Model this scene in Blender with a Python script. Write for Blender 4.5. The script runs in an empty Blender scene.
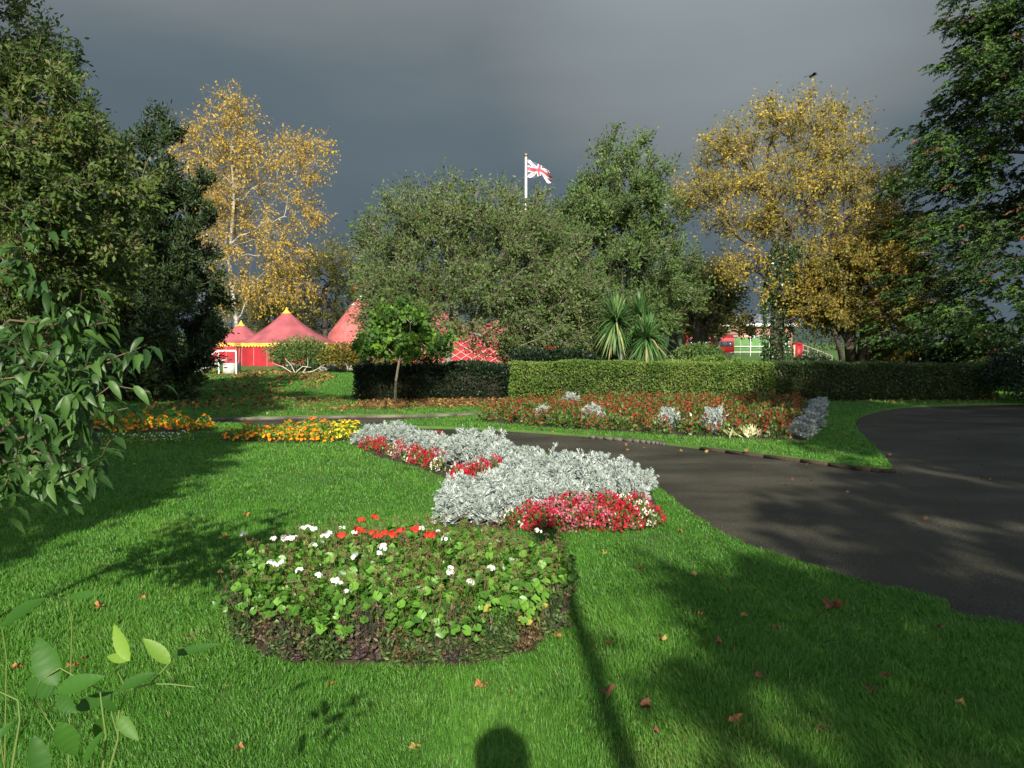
import bpy, math, random
import numpy as np
from mathutils import Vector
R = math.radians
SC = bpy.context.scene
COL = SC.collection
rng = np.random.default_rng(7)
random.seed(7)

# ------------------------------------------------------------------ camera, sky, sun, exposure
EYE = 1.70; PITCH = R(3.0); F = 800.0
cam_d = bpy.data.cameras.new('camera'); cam = bpy.data.objects.new('camera', cam_d); COL.objects.link(cam)
cam.location = (0, 0, EYE); cam.rotation_euler = (R(90) - PITCH, 0, 0)
cam_d.sensor_width = 36; cam_d.lens = 36 * F / 1024; cam_d.clip_start = 0.05; cam_d.clip_end = 3000
SC.camera = cam
SUN_EL = R(26.5); SUN_TAN = math.tan(SUN_EL); SHX = -0.042       # shadows run along (SHX, 1)
world = bpy.data.worlds.new('World'); SC.world = world; world.use_nodes = True
EXPO = 0.95
def build_world():
    nt = world.node_tree; nt.nodes.clear(); N = nt.nodes.new; L = nt.links.new
    out = N('ShaderNodeOutputWorld'); bg = N('ShaderNodeBackground'); bg.inputs['Strength'].default_value = 0.10
    sky = N('ShaderNodeTexSky'); sky.sky_type = 'NISHITA'; sky.sun_disc = False
    sky.sun_elevation = SUN_EL; sky.sun_rotation = math.pi + math.atan2(-SHX, -1) - math.pi
    sky.sun_rotation = math.atan2(-SHX, -1.0)                     # sun stands behind the camera
    tc = N('ShaderNodeTexCoord'); sep = N('ShaderNodeSeparateXYZ'); L(tc.outputs['Generated'], sep.inputs[0])
    no = N('ShaderNodeTexNoise'); no.inputs['Scale'].default_value = 2.1; no.inputs['Detail'].default_value = 5; no.inputs['Roughness'].default_value = .45
    mp = N('ShaderNodeMapping'); mp.inputs['Scale'].default_value = (1, 1, 3.2); L(tc.outputs['Generated'], mp.inputs[0]); L(mp.outputs[0], no.inputs['Vector'])
    ma = N('ShaderNodeMath'); ma.operation = 'MULTIPLY_ADD'; ma.inputs[1].default_value = .34; L(no.outputs['Fac'], ma.inputs[0]); L(sep.outputs['Z'], ma.inputs[2])
    su = N('ShaderNodeMath'); su.operation = 'SUBTRACT'; L(ma.outputs[0], su.inputs[0]); su.inputs[1].default_value = .175
    # storm cloud: slate blue low down, greyer and a little paler higher up
    cr = N('ShaderNodeValToRGB'); L(su.outputs[0], cr.inputs[0])
    K = 0.52 / (2 ** EXPO) / 0.10 / 2.2
    e = cr.color_ramp.elements
    def c(r, g, b):
        return tuple((((x / 255 + .055) / 1.055) ** 2.4) / (2 ** EXPO) / .10 for x in (r, g, b)) + (1,)
    stops = [(0.0, c(88, 102, 112)), (.15, c(88, 102, 113)), (.26, c(98, 112, 121)), (.37, c(124, 132, 136)), (.6, c(150, 160, 164))]
    e[0].position = 0; e[0].color = stops[0][1]; e[1].position = .6; e[1].color = stops[-1][1]
    for p, col in stops[1:-1]:
        x = e.new(p); x.color = col
    # one brighter break in the cloud, high to the right of the middle
    dp = N('ShaderNodeVectorMath'); dp.operation = 'DOT_PRODUCT'; L(tc.outputs['Generated'], dp.inputs[0]); dp.inputs[1].default_value = Vector((.27, 1, .36)).normalized()
    m3 = N('ShaderNodeMapRange'); m3.interpolation_type = 'SMOOTHSTEP'; m3.inputs['From Min'].default_value = .955; m3.inputs['From Max'].default_value = 1; m3.inputs['To Max'].default_value = .16; L(dp.outputs['Value'], m3.inputs['Value'])
    a3 = N('ShaderNodeMath'); a3.operation = 'ADD'; L(su.outputs[0], a3.inputs[0]); L(m3.outputs[0], a3.inputs[1]); L(a3.outputs[0], cr.inputs[0])
    # front of the scene is under the storm, the clear sky is behind the camera
    mr = N('ShaderNodeMapRange'); mr.inputs['From Min'].default_value = -.1; mr.inputs['From Max'].default_value = .35; L(sep.outputs['Y'], mr.inputs['Value'])
    mx = N('ShaderNodeMix'); mx.data_type = 'RGBA'; L(mr.outputs[0], mx.inputs['Factor']); L(sky.outputs[0], mx.inputs['A']); L(cr.outputs[0], mx.inputs['B'])
    L(mx.outputs['Result'], bg.inputs['Color']); L(bg.outputs[0], out.inputs[0])
build_world()
sun_d = bpy.data.lights.new('sun', 'SUN'); sun = bpy.data.objects.new('sun', sun_d); COL.objects.link(sun)
sun_d.energy = 4.6; sun_d.angle = R(.6); sun_d.color = (1, .94, .82)
sdir = Vector((SHX * math.cos(SUN_EL), math.cos(SUN_EL), -math.sin(SUN_EL)))
sun.rotation_euler = sdir.to_track_quat('-Z', 'Y').to_euler(); sun.location = (1, -20, 20)
SC.view_settings.view_transform = 'Standard'; SC.view_settings.look = 'None'
SC.view_settings.exposure = EXPO; SC.view_settings.gamma = 1; SC.view_settings.use_curve_mapping = False
SC.render.engine = 'CYCLES'; SC.cycles.max_bounces = 6; SC.cycles.diffuse_bounces = 3; SC.cycles.transparent_max_bounces = 4

# ------------------------------------------------------------------ placing helpers (metres)
def P(px, py, Y):
    u, v = (px - 512) / F, (384 - py) / F
    dy = math.cos(PITCH) + math.sin(PITCH) * v; dz = -math.sin(PITCH) + math.cos(PITCH) * v
    return np.array((u / dy * Y, Y, EYE + dz / dy * Y))
def G(px, py, z=0.0):
    u, v = (px - 512) / F, (384 - py) / F
    dy = math.cos(PITCH) + math.sin(PITCH) * v; dz = -math.sin(PITCH) + math.cos(PITCH) * v
    t = (z - EYE) / dz
    return np.array((u * t, dy * t, z))

# ------------------------------------------------------------------ materials
MATS = {}
def lin(h):
    return tuple(x for x in h) + (1,)
def leafmat(name, cols, trans=.25, rough=.55, spec=.3, attr='rnd'):
    if name in MATS: return MATS[name]
    m = bpy.data.materials.new(name); m.use_nodes = True; nt = m.node_tree; N = nt.nodes.new; L = nt.links.new
    b = nt.nodes['Principled BSDF']; out = nt.nodes['Material Output']
    at = N('ShaderNodeAttribute'); at.attribute_name = attr
    cr = N('ShaderNodeValToRGB'); L(at.outputs['Fac'], cr.inputs[0]); e = cr.color_ramp.elements
    n = len(cols)
    e[0].color = lin(cols[0]); e[0].position = 0; e[1].color = lin(cols[-1]); e[1].position = 1
    for i in range(1, n - 1):
        x = e.new(i / (n - 1)); x.color = lin(cols[i])
    L(cr.outputs[0], b.inputs['Base Color']); b.inputs['Roughness'].default_value = rough
    b.inputs['Specular IOR Level'].default_value = spec
    if trans > 0:
        t = N('ShaderNodeBsdfTranslucent'); hs = N('ShaderNodeHueSaturation'); hs.inputs['Value'].default_value = 1.3; hs.inputs['Saturation'].default_value = 1.1
        L(cr.outputs[0], hs.inputs['Color']); L(hs.outputs[0], t.inputs[0])
        mx = N('ShaderNodeMixShader'); mx.inputs[0].default_value = trans
        L(b.outputs[0], mx.inputs[1]); L(t.outputs[0], mx.inputs[2]); L(mx.outputs[0], out.inputs[0])
    MATS[name] = m; return m
def mat(name, c1, c2=None, scale=6, rough=.7, bump=0, bscale=40, spec=.3, detail=5, stretch=(1, 1, 1), metal=0, lo=.35, hi=.65):
    if name in MATS: return MATS[name]
    m = bpy.data.materials.new(name); m.use_nodes = True; nt = m.node_tree; N = nt.nodes.new; L = nt.links.new
    b = nt.nodes['Principled BSDF']; b.inputs['Roughness'].default_value = rough; b.inputs['Specular IOR Level'].default_value = spec; b.inputs['Metallic'].default_value = metal
    tc = N('ShaderNodeTexCoord'); mp = N('ShaderNodeMapping'); mp.inputs['Scale'].default_value = stretch; L(tc.outputs['Object'], mp.inputs[0])
    if c2 is None: c2 = tuple(x * .8 for x in c1)
    no = N('ShaderNodeTexNoise'); no.inputs['Scale'].default_value = scale; no.inputs['Detail'].default_value = detail; L(mp.outputs[0], no.inputs['Vector'])
    cr = N('ShaderNodeValToRGB'); e = cr.color_ramp.elements; e[0].position = lo; e[1].position = hi; e[0].color = lin(c1); e[1].color = lin(c2)
    L(no.outputs['Fac'], cr.inputs[0]); L(cr.outputs[0], b.inputs['Base Color'])
    if bump:
        n2 = N('ShaderNodeTexNoise'); n2.inputs['Scale'].default_value = bscale; n2.inputs['Detail'].default_value = 4; L(mp.outputs[0], n2.inputs['Vector'])
        bp = N('ShaderNodeBump'); bp.inputs['Strength'].default_value = bump; bp.inputs['Distance'].default_value = .02
        L(n2.outputs['Fac'], bp.inputs['Height']); L(bp.outputs[0], b.inputs['Normal'])
    MATS[name] = m; return m

# ------------------------------------------------------------------ mesh building
class MB:
    """collects quads/tris as numpy arrays and links them as ONE mesh object"""
    def __init__(s): s.v = []; s.f = []; s.r = []; s.m = []; s.n = 0
    def add(s, v, f, r=None, mi=0):
        v = np.asarray(v, float).reshape(-1, 3); f = np.asarray(f, int)
        if len(f) == 0: return
        s.v.append(v); s.f.append(f + s.n); s.n += len(v)
        s.r.append(np.full(len(f), .5) if r is None else np.broadcast_to(np.asarray(r, float), (len(f),)).copy())
        s.m.append(np.full(len(f), mi))
    def box(s, c, size, rz=0, mi=0, r=.5):
        c = np.asarray(c, float); h = np.asarray(size, float) / 2
        v = np.array([(x, y, z) for x in (-1, 1) for y in (-1, 1) for z in (-1, 1)]) * h
        ca, sa = math.cos(rz), math.sin(rz); v = np.stack([v[:, 0] * ca - v[:, 1] * sa, v[:, 0] * sa + v[:, 1] * ca, v[:, 2]], 1) + c
        s.add(v, [(0, 1, 3, 2), (4, 6, 7, 5), (0, 4, 5, 1), (2, 3, 7, 6), (0, 2, 6, 4), (1, 5, 7, 3)], r, mi)
    def tube(s, pts, rad, k=6, mi=0, r=.5, cap=True):
        pts = np.asarray(pts, float); n = len(pts); rad = np.broadcast_to(np.asarray(rad, float), (n,))
        d = np.gradient(pts, axis=0); d /= np.linalg.norm(d, axis=1)[:, None] + 1e-9
        up = np.where(np.abs(d[:, 2:3]) > .95, np.array([[1., 0, 0]]), np.array([[0, 0, 1.]]))
        a = np.cross(d, up); a /= np.linalg.norm(a, axis=1)[:, None] + 1e-9; b = np.cross(d, a)
        th = np.arange(k) * 2 * math.pi / k
        v = pts[:, None] + rad[:, None, None] * (a[:, None] * np.cos(th)[None, :, None] + b[:, None] * np.sin(th)[None, :, None])
        f = [(i * k + j, i * k + (j + 1) % k, (i + 1) * k + (j + 1) % k, (i + 1) * k + j) for i in range(n - 1) for j in range(k)]
        s.add(v.reshape(-1, 3), f, r, mi)
        if cap:
            for i in (0, n - 1):
                vv = v[i]; s.add(np.vstack([vv, pts[i]]), [(j, (j + 1) % k, k) for j in range(k)], r, mi)
    def lathe(s, prof, c=(0, 0, 0), k=16, mi=0, r=.5, sx=1, sy=1):
        prof = np.asarray(prof, float); n = len(prof); th = np.arange(k) * 2 * math.pi / k
        v = np.stack([prof[:, 0, None] * np.cos(th) * sx, prof[:, 0, None] * np.sin(th) * sy, np.repeat(prof[:, 1, None], k, 1)], 2) + np.asarray(c)
        f = [(i * k + j, i * k + (j + 1) % k, (i + 1) * k + (j + 1) % k, (i + 1) * k + j) for i in range(n - 1) for j in range(k)]
        s.add(v.reshape(-1, 3), f, r, mi)
    def build(s, name, mats, parent=None, smooth=False, loc=None):
        me = bpy.data.meshes.new(name)
        if s.v:
            V = np.vstack(s.v)
            if loc is not None: V = V - np.asarray(loc)
            elif parent is not None and parent.get('_o') is not None: V = V - np.array(parent['_o'])
            cnt = np.concatenate([np.full(len(f), f.shape[1]) for f in s.f]); lo = np.concatenate([f.ravel() for f in s.f])
            me.vertices.add(len(V)); me.vertices.foreach_set('co', V.ravel().astype(np.float32))
            me.loops.add(len(lo)); me.loops.foreach_set('vertex_index', lo.astype(np.int32))
            me.polygons.add(len(cnt)); st = np.concatenate([[0], np.cumsum(cnt)[:-1]])
            me.polygons.foreach_set('loop_start', st.astype(np.int32))
            me.polygons.foreach_set('material_index', np.concatenate(s.m).astype(np.int32))
            me.update(calc_edges=True)
            a = me.attributes.new('rnd', 'FLOAT', 'FACE'); a.data.foreach_set('value', np.concatenate(s.r).astype(np.float32))
            if smooth: me.polygons.foreach_set('use_smooth', np.ones(len(cnt), bool))
        for m in (mats if isinstance(mats, (list, tuple)) else [mats]): me.materials.append(m)
        o = bpy.data.objects.new(name, me); COL.objects.link(o)
        if parent is not None: o.parent = parent
        if loc is not None: o.location = loc
        return o
def thing(name, label, cat, loc=(0, 0, 0), group=None, rz=0):
    o = bpy.data.objects.new(name, None); COL.objects.link(o); o.location = loc; o.rotation_euler = (0, 0, rz)
    o.empty_display_size = .1; o['label'] = label; o['category'] = cat
    if group: o['group'] = group
    o['_o'] = [float(x) for x in loc]                     # parts given in world metres are moved to the thing's base
    return o
def tag(o, label, cat, group=None):
    o['label'] = label; o['category'] = cat
    if group: o['group'] = group
    return o
def kids(o): return [c for c in COL.objects if c.parent == o]
def dup(root, children, loc, rz=0, sc=1.0, label=None, group=None):
    r = root.copy(); COL.objects.link(r); r.location = loc; r.rotation_euler = (0, 0, rz)
    r.scale = (sc, sc, sc) if not hasattr(sc, '__len__') else sc
    if label: r['label'] = label
    if group: r['group'] = group
    for ch in children:
        c = ch.copy(); COL.objects.link(c); c.parent = r
    return r
def rotv(v, ax, ang):                                     # rotate rows of v about rows of ax
    ax = ax / (np.linalg.norm(ax, axis=-1, keepdims=True) + 1e-9); c = np.cos(ang)[..., None]; s = np.sin(ang)[..., None]
    return v * c + np.cross(ax, v) * s + ax * (np.sum(ax * v, -1, keepdims=True)) * (1 - c)
def unit(v): return v / (np.linalg.norm(v, axis=-1, keepdims=True) + 1e-9)
def rdir(n): return unit(rng.normal(size=(n, 3)))
def leaf_quads(mb, p, d, size, width, r, fold=.25, mi=0):
    """rhombic leaves: base p, direction d, folded on the midrib"""
    n = len(p)
    if n == 0: return
    d = unit(d); s = unit(np.cross(d, rdir(n))); nn = np.cross(s, d)
    L = np.broadcast_to(size, (n,))[:, None]; W = np.broadcast_to(width, (n,))[:, None]
    mid = p + d * L * .45 - nn * L * fold * .3
    v = np.stack([p, mid + s * W * .5 + nn * W * .15, p + d * L - nn * L * fold * .5, mid - s * W * .5 + nn * W * .15], 1)
    mb.add(v.reshape(-1, 3), np.arange(4 * n).reshape(n, 4), r, mi)
def pip(pts, poly):
    x, y = pts[:, 0], pts[:, 1]; ins = np.zeros(len(pts), bool); n = len(poly)
    for i in range(n):
        x1, y1 = poly[i][0], poly[i][1]; x2, y2 = poly[(i + 1) % n][0], poly[(i + 1) % n][1]
        if y1 == y2: continue
        c = ((y1 > y) != (y2 > y)) & (x < (x2 - x1) * (y - y1) / (y2 - y1) + x1); ins ^= c
    return ins
def vnoise(x, y, s, seed=0):                              # cheap smooth value noise
    r = np.random.default_rng(seed).random((64, 64)); X = x / s + 1000; Y = y / s + 1000
    xi = np.floor(X).astype(int); yi = np.floor(Y).astype(int); fx = X - xi; fy = Y - yi; fx = fx * fx * (3 - 2 * fx); fy = fy * fy * (3 - 2 * fy)
    g = lambda a, b: r[a % 64, b % 64]
    return (g(xi, yi) * (1 - fx) + g(xi + 1, yi) * fx) * (1 - fy) + (g(xi, yi + 1) * (1 - fx) + g(xi + 1, yi + 1) * fx) * fy

# ------------------------------------------------------------------ tree growing
def grow(trunk, targets, r_tip=.006, expo=2.3, wander=.06, sag=0.0, pref=.35, kside=5, rmax=None):
    """joins every target to a branching skeleton that starts from the trunk polyline"""
    pos = [np.array(p, float) for p in trunk]; par = [-1] + list(range(len(trunk) - 1))
    plen = [0.0]
    for i in range(1, len(pos)): plen.append(plen[-1] + np.linalg.norm(pos[i] - pos[i - 1]))
    A = np.array(pos); PL = np.array(plen)
    cap = len(pos) + len(targets) * 7 + 10
    buf = np.zeros((cap, 3)); buf[:len(A)] = A; pl = np.zeros(cap); pl[:len(A)] = PL; n = len(A)
    start = 1 if len(A) > 2 else 0
    T = np.asarray(targets); base = A[len(A) // 2]
    order = np.argsort(np.linalg.norm(T - base, axis=1) + rng.random(len(T)) * .5)
    ends = []
    for ti in order:
        t = T[ti]; d = np.linalg.norm(buf[start:n] - t, axis=1)
        upn = np.maximum(0, buf[start:n, 2] - t[2]) * .5
        j = start + int(np.argmin(d + pref * pl[start:n] + upn)); q = buf[j].copy(); D = np.linalg.norm(t - q)
        m = int(np.clip(round(D / max(.35, D / 6)), 1, 6)); prev = j
        side = rng.normal(size=3) * wander * D
        for k in range(1, m + 1):
            f = k / m; pt = q + (t - q) * f + side * math.sin(f * math.pi) + np.array((0, 0, 1)) * D * (.12 - sag) * math.sin(f * math.pi)
            if k < m: pt = pt + rng.normal(size=3) * wander * .35 * D
            if n >= cap: break
            buf[n] = pt; par.append(prev); pl[n] = pl[prev] + np.linalg.norm(pt - buf[prev]); prev = n; n += 1
        ends.append(prev)
    pos = buf[:n]; par = np.array(par[:n]); w = np.zeros(n)
    childs = np.zeros(n, int); np.add.at(childs, par[1:], 1)
    w[childs == 0] = r_tip ** expo
    for i in range(n - 1, 0, -1): w[par[i]] += w[i]
    rad = w ** (1 / expo)
    if rmax:
        sca = rmax / rad[0]
        rad = np.where(rad > r_tip * 1.5, r_tip + (rad - r_tip) * (rmax - r_tip) / (rad[0] - r_tip), rad)
    return pos, par, rad, np.array(ends)
def skeleton_mesh(mb, pos, par, rad, k=5, r=.5, mi=0, flare=1.25):
    n = len(pos); idx = np.arange(1, n); pa = par[1:]
    d = np.zeros((n, 3)); d[1:] = pos[1:] - pos[pa]; d[0] = d[1] if n > 1 else (0, 0, 1); d = unit(d)
    ref = np.tile(np.array([.31, .93, .2]), (n, 1)); a = unit(np.cross(d, ref)); b = np.cross(d, a)
    th = np.arange(k) * 2 * math.pi / k; ct = np.cos(th)[None, :, None]; st = np.sin(th)[None, :, None]
    top = pos[idx, None] + rad[idx, None, None] * (a[idx, None] * ct + b[idx, None] * st)
    rp = np.minimum(rad[pa], rad[idx] * 1.35)
    rp = np.where(pa == 0, rad[pa] * flare, rp)
    bot = pos[pa, None] + rp[:, None, None] * (a[pa, None] * ct + b[pa, None] * st)
    m = len(idx); v = np.concatenate([bot, top], 1).reshape(-1, 3)
    j = np.arange(k); q = np.stack([j, (j + 1) % k, k + (j + 1) % k, k + j], 1)
    f = (np.arange(m)[:, None, None] * 2 * k + q[None]).reshape(-1, 4)
    mb.add(v, f, r, mi)
def in_lobes(lobes, n, hollow=.35):
    """random points in ellipsoid lobes (cx,cy,cz,rx,ry,rz,weight), denser near the outside"""
    w = np.array([l[6] if len(l) > 6 else l[3] * l[4] * l[5] for l in lobes], float); w /= w.sum()
    k = rng.choice(len(lobes), n, p=w); L = np.array([l[:6] for l in lobes])[k]
    d = rdir(n); rr = (hollow + (1 - hollow) * rng.random(n) ** .6)[:, None]
    return L[:, :3] + d * rr * L[:, 3:6], k
def tree(name, label, cat, trunk, lobes, nt, twigs, tl, lpt, ls, lw, leaf_m, bark_m, droop=0.0, group=None, rmax=.2, r_tip=.008,
         wander=.07, hollow=.3, outward=.8, rjit=.35, extra_trunks=(), tw_r=.004, leafy=1.0, cvar=.5, sag=0, ladder=None):
    base = np.array(trunk[0], float); t = thing(name, label, cat, base, group)
    tg, kk = in_lobes(lobes, nt, hollow); cen = np.array([l[:3] for l in lobes])[kk]
    pos, par, rad, ends = grow(trunk, tg, r_tip=r_tip, wander=wander, rmax=rmax, sag=sag)
    bm = MB(); skeleton_mesh(bm, pos, par, rad, 6)
    for et in extra_trunks: bm.tube(et[0], et[1], 7)
    # twiglets
    e = np.repeat(ends, twigs); pe = pos[e]; pp = pos[par[e]]; n = len(e)
    base_d = unit(pe - pp); cb = np.mean(tg, axis=0); od = unit(pe - (cb + np.array((0, 0, -.5))))
    f0 = rng.random(n)[:, None]; st = pp + (pe - pp) * (1 - .6 * f0)
    d = unit(base_d * .6 + od * outward * .5 + rdir(n) * .8 + np.array((0, 0, -droop)))
    Lg = tl * (.5 + rng.random(n) * .8)[:, None]
    mid = st + d * Lg * .5 + rng.normal(size=(n, 3)) * tl * .06; en = st + d * Lg + np.array((0, 0, -droop)) * Lg * .5 + rng.normal(size=(n, 3)) * tl * .08
    # thin three-sided twigs
    a = unit(np.cross(d, rdir(n))) * tw_r; b = np.cross(unit(d), a)
    ring = [a, -a * .5 + b * .87, -a * .5 - b * .87]
    v = np.stack([st + x for x in ring] + [mid + x * .7 for x in ring] + [en], 1)
    q = np.array([(0, 1, 4, 3), (1, 2, 5, 4), (2, 0, 3, 5)]); q3 = np.array([(3, 4, 6), (4, 5, 6), (5, 3, 6)])
    bm.v.append(v.reshape(-1, 3)); off = bm.n; bm.n += 7 * n
    bm.f.append((np.arange(n)[:, None, None] * 7 + q[None]).reshape(-1, 4) + off); bm.r.append(np.full(3 * n, .8)); bm.m.append(np.ones(3 * n, int))
    bm.f.append((np.arange(n)[:, None, None] * 7 + q3[None]).reshape(-1, 3) + off); bm.r.append(np.full(3 * n, .8)); bm.m.append(np.ones(3 * n, int))
    bm.build('trunk', [bark_m, TWIG], t, smooth=True)
    # leaves along twigs; colour value varies by clump and by leaf
    keep = rng.random(n) < leafy; st, mid, en = st[keep], mid[keep], en[keep]; e2 = e[keep]; n2 = len(st)
    clump = rng.random(len(pos))[e2]
    f = rng.random((n2, lpt)) ** .8; f3 = f[..., None]
    p = np.where(f3 < .5, st[:, None] + (mid - st)[:, None] * f3 * 2, mid[:, None] + (en - mid)[:, None] * (f3 * 2 - 1))
    p = p + rng.normal(size=p.shape) * ls * .35
    ld = unit((en - st)[:, None] * (1 / tl) * .7 + rng.normal(size=p.shape) * .75 + np.array((0, 0, -.25 - droop)))
    rr = np.clip(cvar * clump[:, None] + (1 - cvar) * rng.random((n2, lpt)), 0, 1)
    m = MB(); N = n2 * lpt; sz = ls * (1 - rjit + 2 * rjit * rng.random(N))
    leaf_quads(m, p.reshape(-1, 3), ld.reshape(-1, 3), sz, sz * lw, rr.ravel())
    c = m.build('crown', leaf_m, t)
    return t
def shrub(name, label, cat, c, r, n, ls, lw, leaf_m, bark_m, group=None, flat=0.0, up=.3, lumps=6, stems=14, core=True):
    """rounded shrub: stems from the ground, leaves spread through an uneven shell"""
    c = np.array(c, float); r = np.array(r, float); base = np.array((c[0], c[1], .04)); t = thing(name, label, cat, base, group)
    lob = [(c[0], c[1], c[2], *(r * .8), 3)]
    for i in range(lumps):
        d = rdir(1)[0]; d[2] = abs(d[2]) * 1.0 - .2; q = c + d * r * .62; s = .42 + .22 * rng.random(); lob.append((*q, *(r * s), 1))
    tg, _ = in_lobes(lob, stems, .5); tg[:, 2] = np.maximum(tg[:, 2], .15)
    pos, par, rad, ends = grow([base, base + (0, 0, max(.1, (c[2] - r[2]) * .5))], tg, r_tip=.008, wander=.1)
    b = MB(); skeleton_mesh(b, pos, par, rad, 5); b.build('stems', bark_m, t, smooth=True)
    p, k = in_lobes(lob, n, .55); ok = p[:, 2] > .05; p = p[ok]; k = k[ok]
    d = unit(unit(p - c) * .7 + rng.normal(size=p.shape) * .6 + np.array((0, 0, up)))
    cl = vnoise(p[:, 0] * 1.3 + p[:, 1], p[:, 2] * 1.7, r[0] * .35, 3)
    m = MB(); sz = ls * (.7 + .6 * rng.random(len(p))); leaf_quads(m, p, d, sz, sz * lw, np.clip(.5 * cl + .5 * rng.random(len(p)), 0, 1)); m.build('foliage', leaf_m, t)
    return t
#SETTING
# ================================================================== THE SETTING
M_soil = mat('soil', (.035, .024, .016), (.06, .042, .028), 30, .95, .6, 60)
M_turf = mat('turf', (.05, .105, .018), (.075, .15, .028), 3.0, .95, .5, 90)
M_asph = mat('asphalt', (.034, .033, .024), (.052, .050, .038), 1.1, .8, .5, 140, spec=.25)
def add_asphalt_grit(m):
    nt = m.node_tree; N = nt.nodes.new; L = nt.links.new; b = nt.nodes['Principled BSDF']
    src = b.inputs['Base Color'].links[0].from_socket
    tc = N('ShaderNodeTexCoord'); no = N('ShaderNodeTexNoise'); no.inputs['Scale'].default_value = 55; no.inputs['Detail'].default_value = 3; L(tc.outputs['Object'], no.inputs['Vector'])
    cr = N('ShaderNodeValToRGB'); e = cr.color_ramp.elements; e[0].position = .40; e[1].position = .70; e[0].color = (.45, .45, .45, 1); e[1].color = (2.3, 2.2, 2.05, 1); L(no.outputs['Fac'], cr.inputs[0])
    mx = N('ShaderNodeMix'); mx.data_type = 'RGBA'; mx.blend_type = 'MULTIPLY'; mx.inputs['Factor'].default_value = 1; L(src, mx.inputs['A']); L(cr.outputs[0], mx.inputs['B'])
    mp = N('ShaderNodeMapping'); mp.inputs['Scale'].default_value = (.35, .9, 1); L(tc.outputs['Object'], mp.inputs[0])
    n2 = N('ShaderNodeTexNoise'); n2.inputs['Scale'].default_value = 1.3; n2.inputs['Detail'].default_value = 6; L(mp.outputs[0], n2.inputs['Vector'])
    c2 = N('ShaderNodeValToRGB'); e = c2.color_ramp.elements; e[0].position = .35; e[1].position = .66; e[0].color = (.62, .61, .60, 1); e[1].color = (1.35, 1.30, 1.22, 1); L(n2.outputs['Fac'], c2.inputs[0])
    m2 = N('ShaderNodeMix'); m2.data_type = 'RGBA'; m2.blend_type = 'MULTIPLY'; m2.inputs['Factor'].default_value = 1; L(mx.outputs['Result'], m2.inputs['A']); L(c2.outputs[0], m2.inputs['B'])
    L(m2.outputs['Result'], b.inputs['Base Color'])
    rr = N('ShaderNodeMapRange'); rr.inputs['From Min'].default_value = .38; rr.inputs['From Max'].default_value = .62; rr.inputs['To Min'].default_value = .5; rr.inputs['To Max'].default_value = .88; L(n2.outputs['Fac'], rr.inputs['Value']); L(rr.outputs[0], b.inputs['Roughness'])
add_asphalt_grit(M_asph)
def sheet(name, poly, z, m, thick=0, kind='structure'):
    from mathutils.geometry import delaunay_2d_cdt
    poly = [tuple(map(float, p[:2])) for p in poly]; n = len(poly)
    r = delaunay_2d_cdt([Vector(p) for p in poly], [], [list(range(n))], 1, 1e-5)
    V = [(v[0], v[1], z) for v in r[0]]; Fc = []
    for f in r[2]:
        ar = sum(V[f[i]][0] * V[f[(i + 1) % len(f)]][1] - V[f[(i + 1) % len(f)]][0] * V[f[i]][1] for i in range(len(f)))
        Fc.append(tuple(f) if ar > 0 else tuple(f[::-1]))
    if thick:
        k = len(V); V += [(p[0], p[1], z) for p in poly] + [(p[0], p[1], z - thick) for p in poly]
        Fc += [(k + i, k + (i + 1) % n, k + n + (i + 1) % n, k + n + i) for i in range(n)]
    me = bpy.data.meshes.new(name); me.from_pydata(V, [], Fc); me.materials.append(m); me.update()
    o = bpy.data.objects.new(name, me); COL.objects.link(o); o['kind'] = kind; return o
def smooth_line(pts, n=5):                                   # Catmull-Rom
    p = [np.array(q[:2], float) for q in pts]; out = []
    for i in range(len(p) - 1):
        a = p[max(0, i - 1)]; b = p[i]; c = p[i + 1]; d = p[min(len(p) - 1, i + 2)]
        for k in range(n):
            t = k / n; out.append(.5 * ((2 * b) + (-a + c) * t + (2 * a - 5 * b + 4 * c - d) * t * t + (-a + 3 * b - 3 * c + d) * t ** 3))
    out.append(p[-1]); return out
def gl(pix): return [G(x, y)[:2] for x, y in pix]
def jag(line, a=.02):
    return [q + rng.normal(size=2) * a * min(1, q[1] / 8) for q in line]
sheet('ground', [(-900, -300), (900, -300), (900, 1500), (-900, 1500)], -.03, M_turf)
road = sheet('road', [(-40, -2), (0, 1.5), (60, -2), (60, 26), (6, 26), (-40, 24)], 0.0, M_asph)
near_edge = jag(smooth_line([(14.0, 1.2), (6.5, 3.2)] + [tuple(q) for q in gl([(1024, 634), (945, 608), (870, 590), (810, 572), (760, 556), (720, 538), (690, 517), (668, 500), (655, 488), (635, 476), (560, 460), (500, 449), (450, 441), (400, 434), (365, 430), (300, 429), (258, 434), (235, 438), (190, 443), (140, 447), (0, 451)])] + [(-16, 13.5)]), .012)
lawn_poly = [tuple(q) for q in near_edge] + [(-30, 13.5), (-30, -14), (20, -14), (20, 1.2)]
sheet('lawn', lawn_poly, .05, M_turf, .07)
spit = jag(smooth_line(gl([(0, 447), (140, 443.5), (190, 439.5), (235, 435), (255, 431.5), (260, 429), (248, 426.5), (210, 425), (140, 423), (40, 423)])), .012)
spit_poly = [tuple(q) for q in spit] + [(-14, 16.8), (-30, 17), (-30, 14.4), (-9.5, 14.2)]
sheet('lawn', spit_poly, .05, M_turf, .07)
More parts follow.
